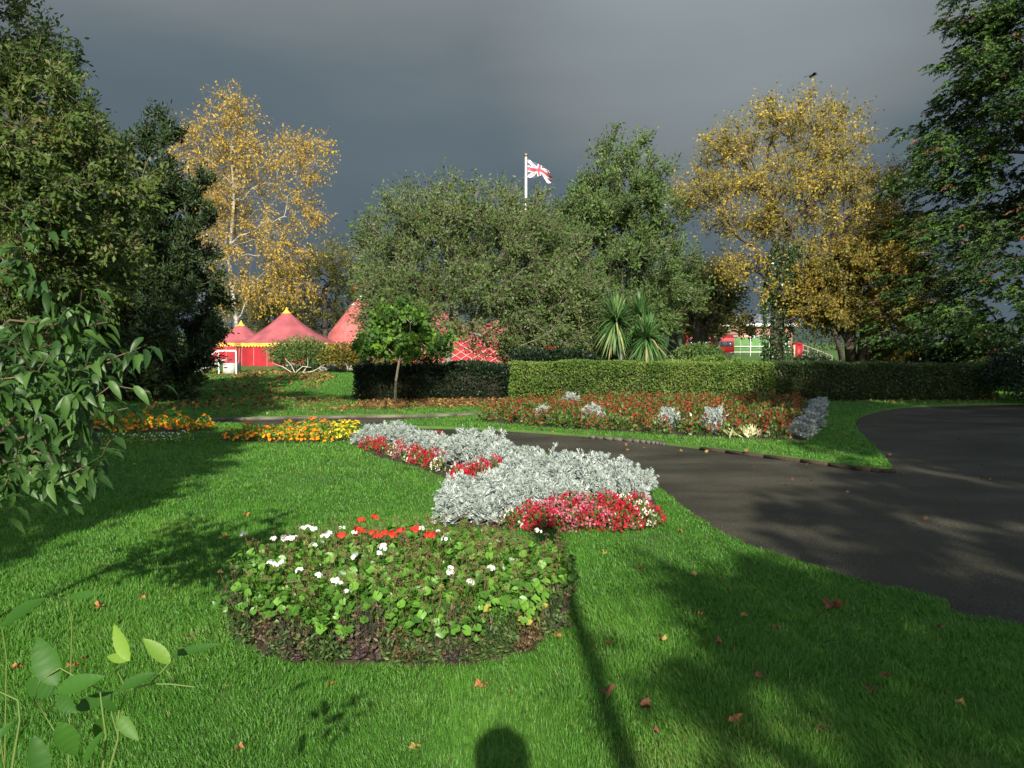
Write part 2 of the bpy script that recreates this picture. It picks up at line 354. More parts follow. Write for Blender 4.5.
far_edge = jag(smooth_line([(-30, 17.6), (-14, 17.6)] + [tuple(q) for q in gl([(0, 420.5), (100, 420.5), (160, 420), (215, 419.5), (350, 416.5), (430, 415.5), (500, 412.5), (540, 411)])]), .015) + \
    jag(smooth_line([tuple(q) for q in gl([(525, 413.2), (500, 415), (450, 419.5), (400, 422), (385, 425), (400, 428), (450, 429), (500, 431), (600, 438), (700, 449), (800, 461), (870, 470), (893, 471)])], 5), .012) + \
    jag(smooth_line([tuple(q) for q in gl([(891, 469), (880, 455), (862, 437), (855, 425), (862, 417), (885, 411), (912, 407.5), (960, 406), (1024, 405)])] + [(30, 22.3), (60, 22.3)], 5), .012)
far_poly = [tuple(q) for q in far_edge] + [(60, 24), (200, 60), (200, 300), (-200, 300), (-200, 17.6)]
sheet('lawn', far_poly, .05, M_turf, .07)
# soil edge shows where the turf is cut along the path, pale kerb stones along its far side
def strip(name, line, w, z0, z1, m):
    b = MB(); line = [np.array(q[:2]) for q in line]
    for i in range(len(line) - 1):
        a, c = line[i], line[i + 1]; L = np.linalg.norm(c - a)
        if L < .02: continue
        mid = (a + c) / 2; b.box((mid[0], mid[1], (z0 + z1) / 2), (L + .004 * (i % 2), w, z1 - z0), math.atan2(c[1] - a[1], c[0] - a[0]))
    o = b.build(name, m); o['kind'] = 'structure'; return o
M_kerb = mat('kerb_stone', (.17, .15, .12), (.07, .06, .045), 2.2, .9, .4, 30)
strip('kerb', smooth_line(gl([(195, 421), (260, 420), (350, 418.3), (430, 417.3), (498, 414.5)]), 3), .07, 0, .062, M_kerb)
strip('kerb', smooth_line(gl([(590, 438.2), (640, 442.6), (665, 445.6)]), 6), .05, 0, .050, M_kerb)
strip('kerb', [q + np.array((0, -.035)) for q in smooth_line(gl([(700, 449.5), (800, 462), (870, 471.2), (893, 472)]), 3)], .05, -.004, .045, M_soil)

# ------------------------------------------------------------------ beds (soil)
bed_geran = [(-1.72, 4.75), (-1.50, 4.28), (-1.12, 4.04), (-.65, 3.97), (-.2, 4.0), (.10, 4.2), (.28, 4.55), (.34, 5.0), (.24, 5.4), (0, 5.72), (-.4, 5.88), (-.85, 5.86), (-1.3, 5.65), (-1.62, 5.25)]
bed_geran = [tuple(q) for q in smooth_line(bed_geran + bed_geran[:1], 4)][:-1]
def mound(name, poly, h, m, z=.045, n=6):
    b = MB(); poly = np.array(poly); c = poly.mean(0); k = len(poly); V = []
    for i in range(n + 1):
        f = 1 - i / n; q = c + (poly - c) * f; zz = z + h * (1 - f * f); V.append(np.column_stack([q + rng.normal(size=q.shape) * .008, np.full(k, zz) + rng.normal(size=k) * .012]))
    V = np.vstack(V); F_ = [(i * k + j, i * k + (j + 1) % k, (i + 1) * k + (j + 1) % k, (i + 1) * k + j) for i in range(n) for j in range(k)]
    b.add(V, F_); o = b.build(name, m); o['kind'] = 'structure'; return o
mound('soil', bed_geran, .10, M_soil)
bed_silver = gl([(438, 531), (470, 534), (520, 536), (600, 537), (652, 534), (657, 520), (652, 500), (630, 482), (560, 466), (500, 455), (450, 446), (400, 439), (362, 437), (352, 445), (372, 458), (415, 471), (445, 482), (458, 495), (448, 512)])
bed_silver = [tuple(q) for q in smooth_line([tuple(q) for q in bed_silver] + [tuple(bed_silver[0])], 3)][:-1]
sheet('soil', bed_silver, .058, M_soil)
bed_mari = gl([(216, 444), (260, 446.5), (320, 446), (350, 445), (362, 437), (330, 432), (262, 434), (232, 439)])
sheet('soil', [tuple(q) for q in bed_mari], .058, M_soil)
bed_mari2 = gl([(60, 436), (150, 436), (205, 434), (212, 428), (140, 426), (60, 427)])
sheet('soil', [tuple(q) for q in bed_mari2], .058, M_soil)
bed_isl = gl([(478, 424), (560, 431), (640, 436), (720, 441), (800, 445), (815, 438), (822, 425), (828, 412), (820, 404.5), (700, 404.5), (600, 405.5), (520, 408)])
bed_isl = [tuple(q) for q in bed_isl]
sheet('soil', bed_isl, .058, M_soil)

# ------------------------------------------------------------------ grass: real blades, finer near, coarser far
M_grass = leafmat('grass_blades', [(.034, .105, .012), (.058, .175, .018), (.088, .235, .026), (.22, .27, .07)], .3, .5, .3)
def blades():
    lawnp = [np.array(lawn_poly), np.array(spit_poly), np.array(far_poly)]
    bedp = [np.array(x) for x in (bed_geran, bed_silver, bed_mari, bed_mari2, bed_isl)]
    b = MB(); d0 = 21000
    edges = [2.6, 4.2, 6.0, 9, 13, 19, 27, 48]
    for i in range(len(edges) - 1):
        a, c = edges[i], edges[i + 1]; n = int(d0 * 3.1 ** 2 * 1.42 * math.log(c / a) * (1.35 if i < 3 else 1) * (1 if c < 20 else .8)) + 1
        Y = a * (c / a) ** rng.random(n); X = (rng.random(n) * 2 - 1) * (Y * .70 + .25)
        p = np.column_stack([X, Y]); ins = np.zeros(n, bool)
        for q in lawnp: ins |= pip(p, q)
        for q in bedp: ins &= ~pip(p, q)
        p = p[ins]; X, Y = p.T; n = len(p)
        f1 = vnoise(X, Y, .13, 1); f2 = vnoise(X, Y, .6, 2); f3 = vnoise(X, Y, 2.3, 5)
        keep = rng.random(n) < .55 + .45 * f1; X, Y, f1, f2, f3 = (q[keep] for q in (X, Y, f1, f2, f3)); n = len(X)
        s = Y / 3.1
        h = (.016 + .026 * f1 * f2 + .016 * rng.random(n) + .008 * f3) * (1 + .018 * (Y - 3)) ; w = .0030 * s * (.7 + .6 * rng.random(n))
        ang = rng.random(n) * 2 * math.pi; lean = .35 + .9 * rng.random(n); comb = vnoise(X + 9, Y, .35, 8) * 2 * math.pi * 1.5
        dx = np.cos(ang) * .85 + np.cos(comb) * .35; dy = np.sin(ang) * .85 + np.sin(comb) * .35
        root = np.column_stack([X, Y, np.full(n, .045)])
        sd = np.column_stack([np.cos(ang + 1.2), np.sin(ang + 1.2), np.zeros(n)]) * w[:, None] * .5
        m1 = root + np.column_stack([dx * h * lean * .35, dy * h * lean * .35, h * .6]); tp = root + np.column_stack([dx * h * lean, dy * h * lean, h * (1 - .3 * lean * .5)])
        f4 = vnoise(X * .8, Y, .22, 15) * vnoise(X, Y, 1.1, 16); r = np.clip(.22 * f2 + .26 * f3 + .34 * rng.random(n) + .30 * f4, 0, .86); dry = rng.random(n) < .015 + .06 * (f4 > .55); r = np.where(dry, 1, r)
        v = np.stack([root - sd, root + sd, m1 + sd * .8, m1 - sd * .8, tp], 1).reshape(-1, 3); o = np.arange(n) * 5
        b.v.append(v); off = b.n; b.n += 5 * n
        b.f.append(np.stack([o, o + 1, o + 2, o + 3], 1) + off); b.r.append(r); b.m.append(np.zeros(n, int))
        b.f.append(np.stack([o + 3, o + 2, o + 4], 1) + off); b.r.append(r); b.m.append(np.zeros(n, int))
    o = b.build('grass', M_grass); o['kind'] = 'stuff'; o['label'] = 'short bright green lawn grass around the beds and path'
    o['category'] = 'grass'
blades()
# far leaf litter under the hedge and over the bank
M_wood = leafmat('leaf_woodland', [(.03, .05, .02), (.05, .075, .03), (.07, .09, .035)], .1, .9, 0)
M_litter = leafmat('litter', [(.06, .035, .02), (.12, .06, .028), (.19, .10, .035), (.30, .20, .06)], .1, .8, .1)
def litter():
    b = MB()
    def scat(n, pix, s):
        q = np.array([G(x, y)[:2] for x, y in pix]); lo, hi = q.min(0), q.max(0); p = lo + rng.random((n, 2)) * (hi - lo); p = p[pip(p, q)]
        p = p[rng.random(len(p)) < .25 + 1.1 * vnoise(p[:, 0], p[:, 1], .8, 11) ** 2]
        n = len(p); d = rdir(n); d[:, 2] = np.abs(d[:, 2]) * .35; pos = np.column_stack([p, .07 + .03 * rng.random(n)]); sz = s * (.6 + .8 * rng.random(n))
        leaf_quads(b, pos, d, sz, sz * .75, rng.random(n))
    scat(5200, [(150, 412), (345, 409), (520, 410), (820, 403), (820, 400), (520, 402), (330, 398), (150, 405)], .07)
    scat(3800, [(330, 412), (520, 409), (520, 401), (380, 401)], .08)
    scat(4200, [(140, 415), (250, 410), (330, 385), (330, 371), (200, 372), (140, 385)], .13)
    scat(1500, [(230, 376), (330, 383), (340, 378), (260, 371)], .16)
    scat(900, [(200, 419), (500, 414), (500, 410), (200, 412)], .05)
    scat(420, [(200, 426), (420, 436), (600, 450), (800, 500), (1000, 560), (1010, 440), (880, 440), (560, 430), (430, 418)], .05)
    scat(700, [(850, 407), (1024, 404), (1024, 398), (850, 400)], .07)
    ne = np.array(near_edge[12:]); k = rng.integers(0, len(ne) - 1, 500); q = ne[k] + (ne[k + 1] - ne[k]) * rng.random((500, 1)) + np.abs(rng.normal(size=(500, 2))) * (.03, .09)
    q = q[~pip(q, np.array(lawn_poly))]; n = len(q); d = rdir(n); d[:, 2] = np.abs(d[:, 2]) * .3; sz = .032 * (.5 + .9 * rng.random(n)); leaf_quads(b, np.column_stack([q, np.full(n, .012)]), d, sz, sz * .7, rng.random(n) * .8)
    o = b.build('leaf_litter', M_litter); o['kind'] = 'stuff'; o['label'] = 'brown and yellow fallen leaves littering the bank and hedge foot'; o['category'] = 'leaf litter'
litter()
#TREES
# ================================================================== TREES AND HEDGES
B_dark = mat('bark_dark', (.045, .036, .028), (.085, .07, .055), 9, .95, .8, 30, stretch=(1, 1, .25))
B_grey = mat('bark_grey', (.16, .145, .12), (.26, .24, .20), 7, .9, .6, 30, stretch=(1, 1, .3))
B_birch = mat('bark_birch', (.34, .31, .25), (.14, .12, .09), 4, .8, .4, 20, stretch=(.6, .6, 2.2), lo=.5, hi=.72)
B_pale = mat('bark_pale', (.42, .36, .26), (.25, .21, .15), 6, .9, .5, 30)
L_oak = leafmat('leaf_left_tree', [(.018, .040, .008), (.045, .082, .015), (.075, .125, .02), (.12, .09, .028)], .22)
L_yew = leafmat('leaf_yew', [(.008, .018, .004), (.016, .036, .007), (.030, .060, .011)], .05, .6)
L_birch = leafmat('leaf_birch', [(.18, .125, .03), (.34, .23, .03), (.46, .32, .035), (.30, .22, .05)], .3)
L_willow = leafmat('leaf_central', [(.030, .062, .014), (.060, .108, .024), (.098, .155, .038), (.14, .165, .05)], .25)
L_green = leafmat('leaf_tall_green', [(.035, .072, .018), (.070, .125, .030), (.12, .19, .048)], .25, .55, .25)
L_gold = leafmat('leaf_gold', [(.09, .11, .018), (.19, .17, .022), (.38, .28, .026), (.50, .38, .045)], .3)
L_rust = leafmat('leaf_rust', [(.05, .058, .014), (.11, .105, .018), (.21, .16, .022), (.33, .22, .026)], .25)
L_con = leafmat('leaf_conifer', [(.007, .018, .004), (.018, .046, .008), (.055, .12, .016), (.12, .06, .028)], .15, .6)
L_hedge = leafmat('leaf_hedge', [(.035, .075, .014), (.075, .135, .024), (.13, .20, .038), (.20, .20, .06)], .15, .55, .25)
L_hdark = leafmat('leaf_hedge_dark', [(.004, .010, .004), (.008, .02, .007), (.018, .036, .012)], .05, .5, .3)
L_yg = leafmat('leaf_yellow_green', [(.06, .08, .018), (.12, .125, .024), (.20, .16, .028)], .3)
L_lime = leafmat('leaf_lime', [(.022, .06, .012), (.04, .10, .016), (.075, .17, .022), (.20, .34, .035)], .35)
L_ivy = leafmat('leaf_ivy', [(.018, .045, .014), (.035, .08, .022), (.06, .11, .035)], .1, .35, .5)
L_big = leafmat('leaf_near', [(.022, .06, .014), (.030, .074, .016), (.048, .11, .022), (.075, .15, .032)], .3, .45, .35)

TWIG = mat('twig', (.17, .14, .10), (.27, .23, .17), 9, .9)
# left: spreading broadleaf tree, limbs reaching right
tree('broadleaf_tree', 'tall green broadleaf tree with browning leaf tips filling the upper left', 'tree',
     [(-9.2, 12.2, 0), (-9.15, 12.2, 1.6), (-8.9, 12.1, 3.2), (-8.6, 12, 5), (-8.2, 12, 7.2)],
     [(-8.5, 12.0, 7.0, 1.3, 1.8, 1.3), (-8.0, 12, 5.8, 1.4, 1.8, 1.2), (-7.1, 11.9, 4.9, 1.35, 1.6, 1.0), (-6.7, 11.7, 4.15, 1.3, 1.5, .9), (-6.5, 11.6, 3.4, 1.25, 1.4, .8), (-7.8, 11.8, 3.6, 1.7, 1.8, 1.4), (-8.0, 11.9, 2.4, 1.7, 1.5, 1.2), (-6.7, 11.9, 2.7, 1.0, 1.2, .8), (-8.6, 11.9, 1.4, 1.4, 1.2, .8)],
     360, 19, .45, 13, .085, .45, L_oak, B_dark, droop=.1, rmax=.2, tw_r=.0045)
# dense dark yew behind it
tree('yew_tree', 'dense very dark evergreen standing left of the red tents', 'tree',
     [(-11.2, 23, 0), (-11.2, 23, 2), (-11.2, 23, 5), (-11.3, 23, 7.2)],
     [(-11.2, 23, 2.2, 3.0, 2.4, 2.2), (-11.0, 23, 4.5, 2.5, 2.2, 2.0), (-11.2, 23, 6.2, 1.8, 1.6, 1.4), (-11.4, 23, 7.5, .8, .8, 1.0), (-10.5, 23, 7.0, .5, .6, .9), (-9.7, 22.6, 1.5, 1.4, 1.5, 1.4), (-9.5, 22.8, 3.4, 1.1, 1.3, 1.4), (-10.0, 22.6, .8, 1.6, 1.6, .8), (-9.7, 22.9, 5.2, .9, 1.0, 1.1), (-12.4, 22.8, 3.5, 1.8, 1.8, 2.5), (*P(152, 140, 23), .9, .9, .9), (*P(182, 190, 23), .8, .9, .9), (*P(120, 120, 23), .6, .7, .7)],
     560, 13, .42, 16, .14, .34, L_yew, B_dark, droop=-.25, rmax=.25, hollow=.4, cvar=.3)
# golden birch
def LB(D, *l): return [(*P(x, y, D), rx * D / F, rx * D / F * .9, rz * D / F) for x, y, rx, rz in l]
tree('birch_tree', 'slender birch with pale trunk and golden autumn leaves behind the round red tent', 'tree',
     [tuple(P(238, 364, 67)), tuple(P(236, 320, 67)), tuple(P(229, 260, 67)), tuple(P(234, 200, 67)), tuple(P(231, 150, 67)), tuple(P(238, 108, 67))],
     LB(67, (238, 114, 26, 26), (225, 150, 38, 32), (262, 160, 34, 30), (232, 200, 42, 32), (303, 158, 30, 27), (295, 195, 30, 27), (195, 155, 20, 24), (232, 245, 38, 32), (270, 240, 34, 30), (245, 285, 34, 24), (280, 285, 30, 24), (212, 190, 26, 26)),
     300, 18, 1.8, 5, .19, .6, L_birch, B_birch, droop=.3, rmax=.18, r_tip=.009, tw_r=.009, hollow=.05, rjit=.45, leafy=.8)
# trees behind the tents
def backtree(label, px, py0, py1, D, w, lm, nt=70, lpt=9, grp=None, kind='bushy_tree', ls=.2, bark=B_dark):
    b = P(px, 360, D); top = P(px, py0, D)[2]; bot = max(.4, P(px, py1, D)[2]); hw = w / F * D / 2; hh = (top - bot) / 2; cz = (top + bot) / 2
    lob = [(b[0], D, cz, hw * .7, hw * .6, hh * .8)]
    for i in range(6):
        a = i * 1.05 + rng.random(); lob.append((b[0] + math.cos(a) * hw * .55, D + rng.normal() * hw * .3, cz + math.sin(a) * hh * .55, hw * .48, hw * .5, hh * .45))
    return tree(kind, label, 'tree', [(b[0], D, 0), (b[0] + .1, D, bot * .6 + .3), (b[0], D, cz)], lob, nt, 9, hw * .25 + .3, lpt, ls, .5, lm, bark, rmax=.16 + .004 * D, r_tip=.014, tw_r=.009, group=grp)
backtree('rounded yellow-green tree behind the gap between the two red tents', 325, 236, 340, 86, 100, L_yg, 150, 11, ls=.24)
backtree('olive green tree directly behind the peak of the round red tent', 268, 268, 340, 90, 110, L_yg, 120, 11, ls=.24)
# central grey-green tree with many bare twigs
tree('crab_apple_tree', 'wide grey-green tree with many bare twigs in the middle, left of the flagpole', 'tree',
     [tuple(G(450, 396)), tuple(P(448, 360, 26)), tuple(P(452, 320, 26)), tuple(P(450, 270, 26)), tuple(P(455, 230, 26))],
     [(*P(445, 215, 26), 1.9, 1.8, 1.2), (*P(405, 235, 26), 1.5, 1.6, 1.1), (*P(490, 230, 26), 1.8, 1.8, 1.3), (*P(450, 265, 26), 3.0, 2.0, 1.6), (*P(396, 270, 26), 1.15, 1.4, 1.1), (*P(540, 265, 26), 1.7, 1.6, 1.3),
      (*P(415, 300, 26), 1.4, 1.6, 1.1), (*P(480, 300, 26), 2.3, 1.8, 1.1), (*P(550, 300, 26), 1.9, 1.6, 1.1), (*P(392, 300, 24.6), .7, .7, .9, 4), (*P(388, 325, 24.6), .7, .7, .7, 4), (*P(412, 318, 25), 1.0, .8, .8, 4), (*P(415, 335, 26), 1.2, 1, .6), (*P(505, 322, 26), 1.6, 1.3, .55), (*P(575, 330, 26), 1.2, 1.2, .8), (*P(520, 215, 26), 1.0, 1.2, .7), (*P(530, 240, 26), 1.3, 1.2, .9), (*P(520, 280, 26), 1.5, 1.2, 1.0), (*P(378, 242, 26), .9, 1.1, .8), (*P(470, 335, 26), 1.6, 1.1, .45), (*P(540, 335, 26), 1.4, 1.1, .55)],
     620, 20, .75, 9, .112, .42, L_willow, B_grey, droop=.0, rmax=.12, r_tip=.006, tw_r=.005, hollow=.15, leafy=.82)
# taller green tree right of the flag
tree('hornbeam_tree', 'tall bushy green tree with an upright pointed top right of the flagpole', 'tree',
     [tuple(G(612, 388)), tuple(P(612, 350, 29)), tuple(P(614, 300, 29)), tuple(P(618, 240, 29)), tuple(P(622, 180, 29))],
     [(*P(625, 160, 29), .95, 1.1, .9), (*P(640, 130, 29), .38, .4, .6), (*P(606, 145, 29), .3, .4, .5), (*P(656, 143, 29), .3, .4, .25), (*P(620, 200, 29), 1.5, 1.6, 1.1), (*P(588, 222, 29), 1.3, 1.4, .9), (*P(650, 225, 29), 1.2, 1.3, 1.2), (*P(560, 245, 29), 1.2, 1.3, 1.0), (*P(600, 188, 29), .9, 1, .9), (*P(578, 208, 29), .8, 1, .7), (*P(545, 262, 29), 1.2, 1.2, 1.0), (*P(655, 185, 29), .7, .8, .8),
      (*P(605, 255, 29), 2.3, 2.0, 1.3), (*P(655, 270, 29), 1.4, 1.6, 1.2), (*P(575, 290, 29), 1.7, 1.6, 1.2), (*P(605, 315, 29), 2.3, 1.6, 1.0), (*P(665, 305, 29), 1.5, 1.4, .8), (*P(620, 345, 29), 2.0, 1.3, .7), (*P(560, 330, 29), 1.3, 1.3, .9)],
     470, 16, .6, 11, .12, .45, L_green, B_dark, droop=-.15, rmax=.2, r_tip=.009, tw_r=.006, hollow=.25)
backtree('low olive-gold tree between the tall green tree and the big golden tree', 695, 258, 338, 40, 100, leafmat('leaf_olive', [(.04, .06, .014), (.085, .10, .022), (.16, .14, .03)], .25), 170, 12, ls=.14)
backtree('dark green bushy tree behind the red trailers', 672, 275, 338, 46, 100, L_green, 130, 11, ls=.17)
# big golden tree with ivy-clad trunk
gt = tree('golden_tree', 'big round-headed tree with yellow autumn leaves and ivy-clad trunk on the right', 'tree',
     [tuple(G(778, 384)), tuple(P(776, 340, 31)), tuple(P(778, 300, 31)), tuple(P(782, 270, 31)), tuple(P(790, 235, 31))],
     [(*P(800, 125, 31), 1.6, 1.6, 1.0), (*P(830, 140, 31), 1.4, 1.5, 1.1), (*P(730, 150, 31), 1.4, 1.5, .9), (*P(705, 185, 31), 1.3, 1.4, 1.0), (*P(755, 185, 31), 1.8, 1.8, 1.3), (*P(815, 180, 31), 1.9, 1.9, 1.2), (*P(870, 195, 31), 1.5, 1.6, 1.3), (*P(893, 222, 31), 1.1, 1.4, 1.1), (*P(900, 265, 31), .9, 1.2, 1.0), (*P(840, 225, 31), 1.7, 1.7, 1.2), (*P(770, 225, 31), 1.7, 1.6, .9), (*P(730, 225, 31), .9, 1.2, .8), (*P(815, 265, 31), 1.6, 1.6, 1.1), (*P(745, 265, 31), 1.2, 1.2, .9), (*P(690, 200, 31), .8, 1, .8), (*P(870, 250, 31), 1.6, 1.5, 1.1), (*P(780, 290, 31), 1.2, 1.2, .7), (*P(775, 120, 31), 1.0, 1.1, .8)],
     480, 19, .85, 6, .105, .55, L_gold, B_dark, droop=.0, rmax=.24, r_tip=.008, tw_r=.006, hollow=.1, cvar=.6, leafy=.86)
def ivy(parent, pts, rad, n, s=.09):
    pts = np.array(pts); b = MB(); k = rng.random(n) * (len(pts) - 1); i = k.astype(int); f = (k - i)[:, None]; c = pts[i] * (1 - f) + pts[i + 1] * f
    a = rng.random(n) * 2 * math.pi; o = np.column_stack([np.cos(a), np.sin(a), rng.normal(size=n) * .2]); rr = np.interp(k, np.arange(len(rad)), rad) * (.6 + .6 * vnoise(a * .7, c[:, 2], .35, 4)) * (.8 + .3 * rng.random(n))
    leaf_quads(b, c + o * rr[:, None], o * .6 + rdir(n) * .6 + np.array((0, 0, -.4)), s * (.7 + .6 * rng.random(n)), s * .8, rng.random(n)); return b.build('ivy', L_ivy, parent)
ivy(gt, [tuple(G(778, 384)), P(776, 340, 31), P(778, 300, 31), P(780, 270, 31), P(786, 245, 31)], [.7, .55, .6, .75, .5], 7000)
# darker rust-leaved tree with several stems
tree('rust_leaved_tree', 'several-stemmed tree with dull rusty orange leaves right of the ivy-clad trunk', 'tree',
     [tuple(G(853, 384)), tuple(P(850, 345, 30)), tuple(P(852, 320, 30)), tuple(P(856, 290, 30))],
     [(*P(850, 275, 30), 1.9, 1.7, 1.2), (*P(885, 270, 30), 1.6, 1.5, 1.3), (*P(820, 300, 30), 1.3, 1.4, .9), (*P(880, 310, 30), 1.5, 1.4, .9), (*P(915, 295, 30), 1.1, 1.2, 1.2), (*P(845, 315, 30), 1.5, 1.4, .6), (*P(905, 240, 30), .9, 1.0, .8)],
     330, 15, .55, 11, .115, .5, L_rust, B_dark, droop=.15, rmax=.2, tw_r=.006,
     extra_trunks=[([G(846, 384), P(840, 350, 30), P(832, 325, 30), P(825, 300, 30)], [.12, .10, .08, .05]), ([G(858, 384), P(862, 345, 30), P(866, 320, 30), P(870, 290, 30)], [.17, .15, .12, .07]), ([G(866, 383), P(868, 345, 30), P(878, 318, 30), P(885, 290, 30)], [.13, .12, .1, .05])])
# right-hand conifer, flat drooping sprays held out on tiers
def conifer():
    bx, by = 17.1, 26.3; t = thing('conifer_tree', 'tall dark conifer with drooping feathery sprays along the right edge', 'tree', (bx, by, 0))
    tg = []; z = 1.5
    while z < 17:
        rr = 4.5 * (1 - (z / 20.5) ** 1.5) + .1 * rng.normal()
        nb = int(8 + rr * 2.0)
        for i in range(nb):
            a = rng.random() * 2 * math.pi; q = rr * (.75 + .4 * rng.random()); 
            for s in (1.0, .72, .45):
                tg.append((bx + math.cos(a) * q * s + rng.normal() * .12, by + math.sin(a) * q * s + rng.normal() * .12, z + .25 * q * s * .6 - .35 * s * s + rng.normal() * .12))
        z += .62 + .12 * rng.random()
    trunk = [(bx, by, 0)] + [(bx + .03 * math.sin(i), by, i * 1.1) for i in range(1, 17)]
    pos, par, rad, ends = grow(trunk, tg, r_tip=.010, wander=.03, pref=.05, rmax=.20)
    b = MB(); skeleton_mesh(b, pos, par, rad, 5); b.build('trunk', B_dark, t, smooth=True)
    e = np.repeat(ends, 12); n = len(e); pe = pos[e]; ax = np.array((bx, by, 0)); out = unit((pe - ax) * np.array((1, 1, 0)))
    side = np.cross(out, np.array((0, 0, 1.))); sd = unit(out * .8 + side * (rng.normal(size=(n, 1)) * .8) + np.array((0, 0, -.1)) + rdir(n) * .2)
    st = pe + rng.normal(size=(n, 3)) * .2; L = .50 * (.6 + .7 * rng.random(n))[:, None]; m = MB(); clump = rng.random(len(pos))[e]
    k = 20; f = np.linspace(0.05, 1, k)[None, :, None]; p = st[:, None] + sd[:, None] * L[:, None] * f + np.array((0, 0, -1)) * L[:, None] * f * f * .25
    dn = unit(sd[:, None] + np.array((0, 0, -.5)) * f); sg = np.where(np.arange(k) % 2, 1, -1)[None, :, None]
    s2 = unit(np.cross(sd, np.array((0, 0, 1.))))[:, None]; dirs = unit(dn * .9 + s2 * sg * .9 + rng.normal(size=p.shape) * .4 + np.array((0, 0, -.25)))
    sz = (.15 * (1.15 - .6 * f[..., 0]) * (.8 + .4 * rng.random((n, k)))).ravel(); rr = (.48 * clump[:, None] + .4 * rng.random((n, k))).ravel()
    brown = np.repeat(rng.random(n) < .03, k); rr = np.where(brown, 1, np.clip(rr, 0, .8))
    leaf_quads(m, p.reshape(-1, 3), dirs.reshape(-1, 3), sz, sz * .42, rr); m.build('crown', L_con, t)
conifer()
# small lime-leaved tree before the dark hedge
tree('sapling', 'small tree with thin pale trunk and lime green leaves in front of the dark hedge', 'tree',
     [tuple(G(395, 403)), tuple(P(396, 380, 21.5)), tuple(P(399, 362, 21.5)), tuple(P(402, 345, 21.5))],
     [(*P(395, 345, 21.5), .95, .8, .36), (*P(425, 352, 21.5), .6, .6, .3), (*P(408, 333, 21.5), .9, .7, .35), (*P(374, 342, 21.5), .6, .6, .35), (*P(436, 345, 21.5), .5, .5, .3), (*P(385, 322, 21.5), .5, .5, .3), (*P(402, 315, 21.5), .7, .6, .4)],
     70, 9, .3, 8, .12, .75, L_lime, B_pale, rmax=.035, r_tip=.004, tw_r=.003)
tree('ornamental_tree', 'small tree with forked cream trunk and yellow-green crown before the red trailer', 'tree',
     [tuple(P(718, 362, 48)), tuple(P(718, 352, 48)), tuple(P(717, 342, 48)), tuple(P(719, 334, 48))],
     [(*P(715, 325, 48), 1.5, 1.2, .6), (*P(735, 322, 48), 1.2, 1.1, .5), (*P(700, 330, 48), .8, .8, .4), (*P(748, 330, 48), .7, .8, .4)],
     60, 9, .5, 8, .16, .6, L_yg, B_pale, rmax=.17, r_tip=.02, tw_r=.01)

# ------------------------------------------------------------------ hedges
def hedge(name, label, x0, x1, y0, y1, h, n, lm, ls=.055, und=.06, seed=0, blobs=(), cat='hedge'):
    base = ((x0 + x1) / 2, (y0 + y1) / 2, 0); t = thing(name, label, cat, base)
    b = MB(); b.box(((x0 + x1) / 2, (y0 + y1) / 2, h / 2 - .03), (x1 - x0 - .3, y1 - y0 - .3, h - .26)); 
    for k in range(int((x1 - x0) / .35)):
        x = x0 + .2 + k * .35; b.tube([(x, y0 + .3, 0), (x + rng.normal() * .08, y0 + .3, h * .5), (x + rng.normal() * .12, y0 + .25, h - .12)], [.02, .014, .006], 4)
    b.build('stems', mat('hedge_wood', (.02, .018, .012), (.035, .03, .02), 6, .95), t)
    A = [('f', (x1 - x0) * h), ('k', (x1 - x0) * h * .35), ('t', (x1 - x0) * (y1 - y0)), ('l', (y1 - y0) * h), ('r', (y1 - y0) * h)]; tot = sum(a for _, a in A); m = MB()
    for s, a in A:
        k = int(n * a / tot); u, v = rng.random(k), rng.random(k) ** .9; dep = rng.random(k) ** 2 * .22
        if s in 'fk':
            X = x0 + (x1 - x0) * u; Z = .03 + h * v; bul = (vnoise(X, Z, .45, 20 + seed) - .5) * und * 2; sg = -1 if s == 'f' else 1; Yy = (y0 if s == 'f' else y1) + sg * (bul - dep) ; nd = (0, sg, .25)
            if s == 'f': Yy += .10 * np.clip(.25 - Z, 0, .25) * 4
        elif s == 't':
            X = x0 + (x1 - x0) * u; Yy = y0 + (y1 - y0) * rng.random(k); Z = h + (vnoise(X, Yy, .5, 21 + seed) - .5) * und * 1.6 + (vnoise(X, Yy, 2.2, 23 + seed) - .5) * und * 1.5 - dep; nd = (0, -.1, 1)
        else:
            Yy = y0 + (y1 - y0) * u; Z = .03 + h * v; sg = -1 if s == 'l' else 1; X = (x0 if s == 'l' else x1) + sg * ((vnoise(Yy, Z, .45, 22) - .5) * und * 2 - dep); nd = (sg, 0, .25)
        p = np.column_stack([X, Yy, Z]); d = unit(np.array(nd) * .8 + rng.normal(size=p.shape) * .7)
        sz = ls * (.7 + .6 * rng.random(k)); rr = np.clip(.45 * vnoise(X * 1.1, Z * 1.1 + Yy, .3, 9) + .25 * vnoise(X, Z, 1.6, 31) + .4 * rng.random(k) - .05, 0, 1)
        leaf_quads(m, p, d, sz, sz * .6, rr)
    for (c, r, k) in blobs:
        d = rdir(k); d[:, 2] = np.abs(d[:, 2]); p = np.array(c) + d * np.array(r) * (.8 + .22 * rng.random(k))[:, None]; sz = ls * (.7 + .6 * rng.random(k))
        leaf_quads(m, p, unit(d + rng.normal(size=p.shape) * .7), sz, sz * .6, rng.random(k))
    m.build('foliage', lm, t); return t
hx = lambda px, D: (px - 512) / F * D
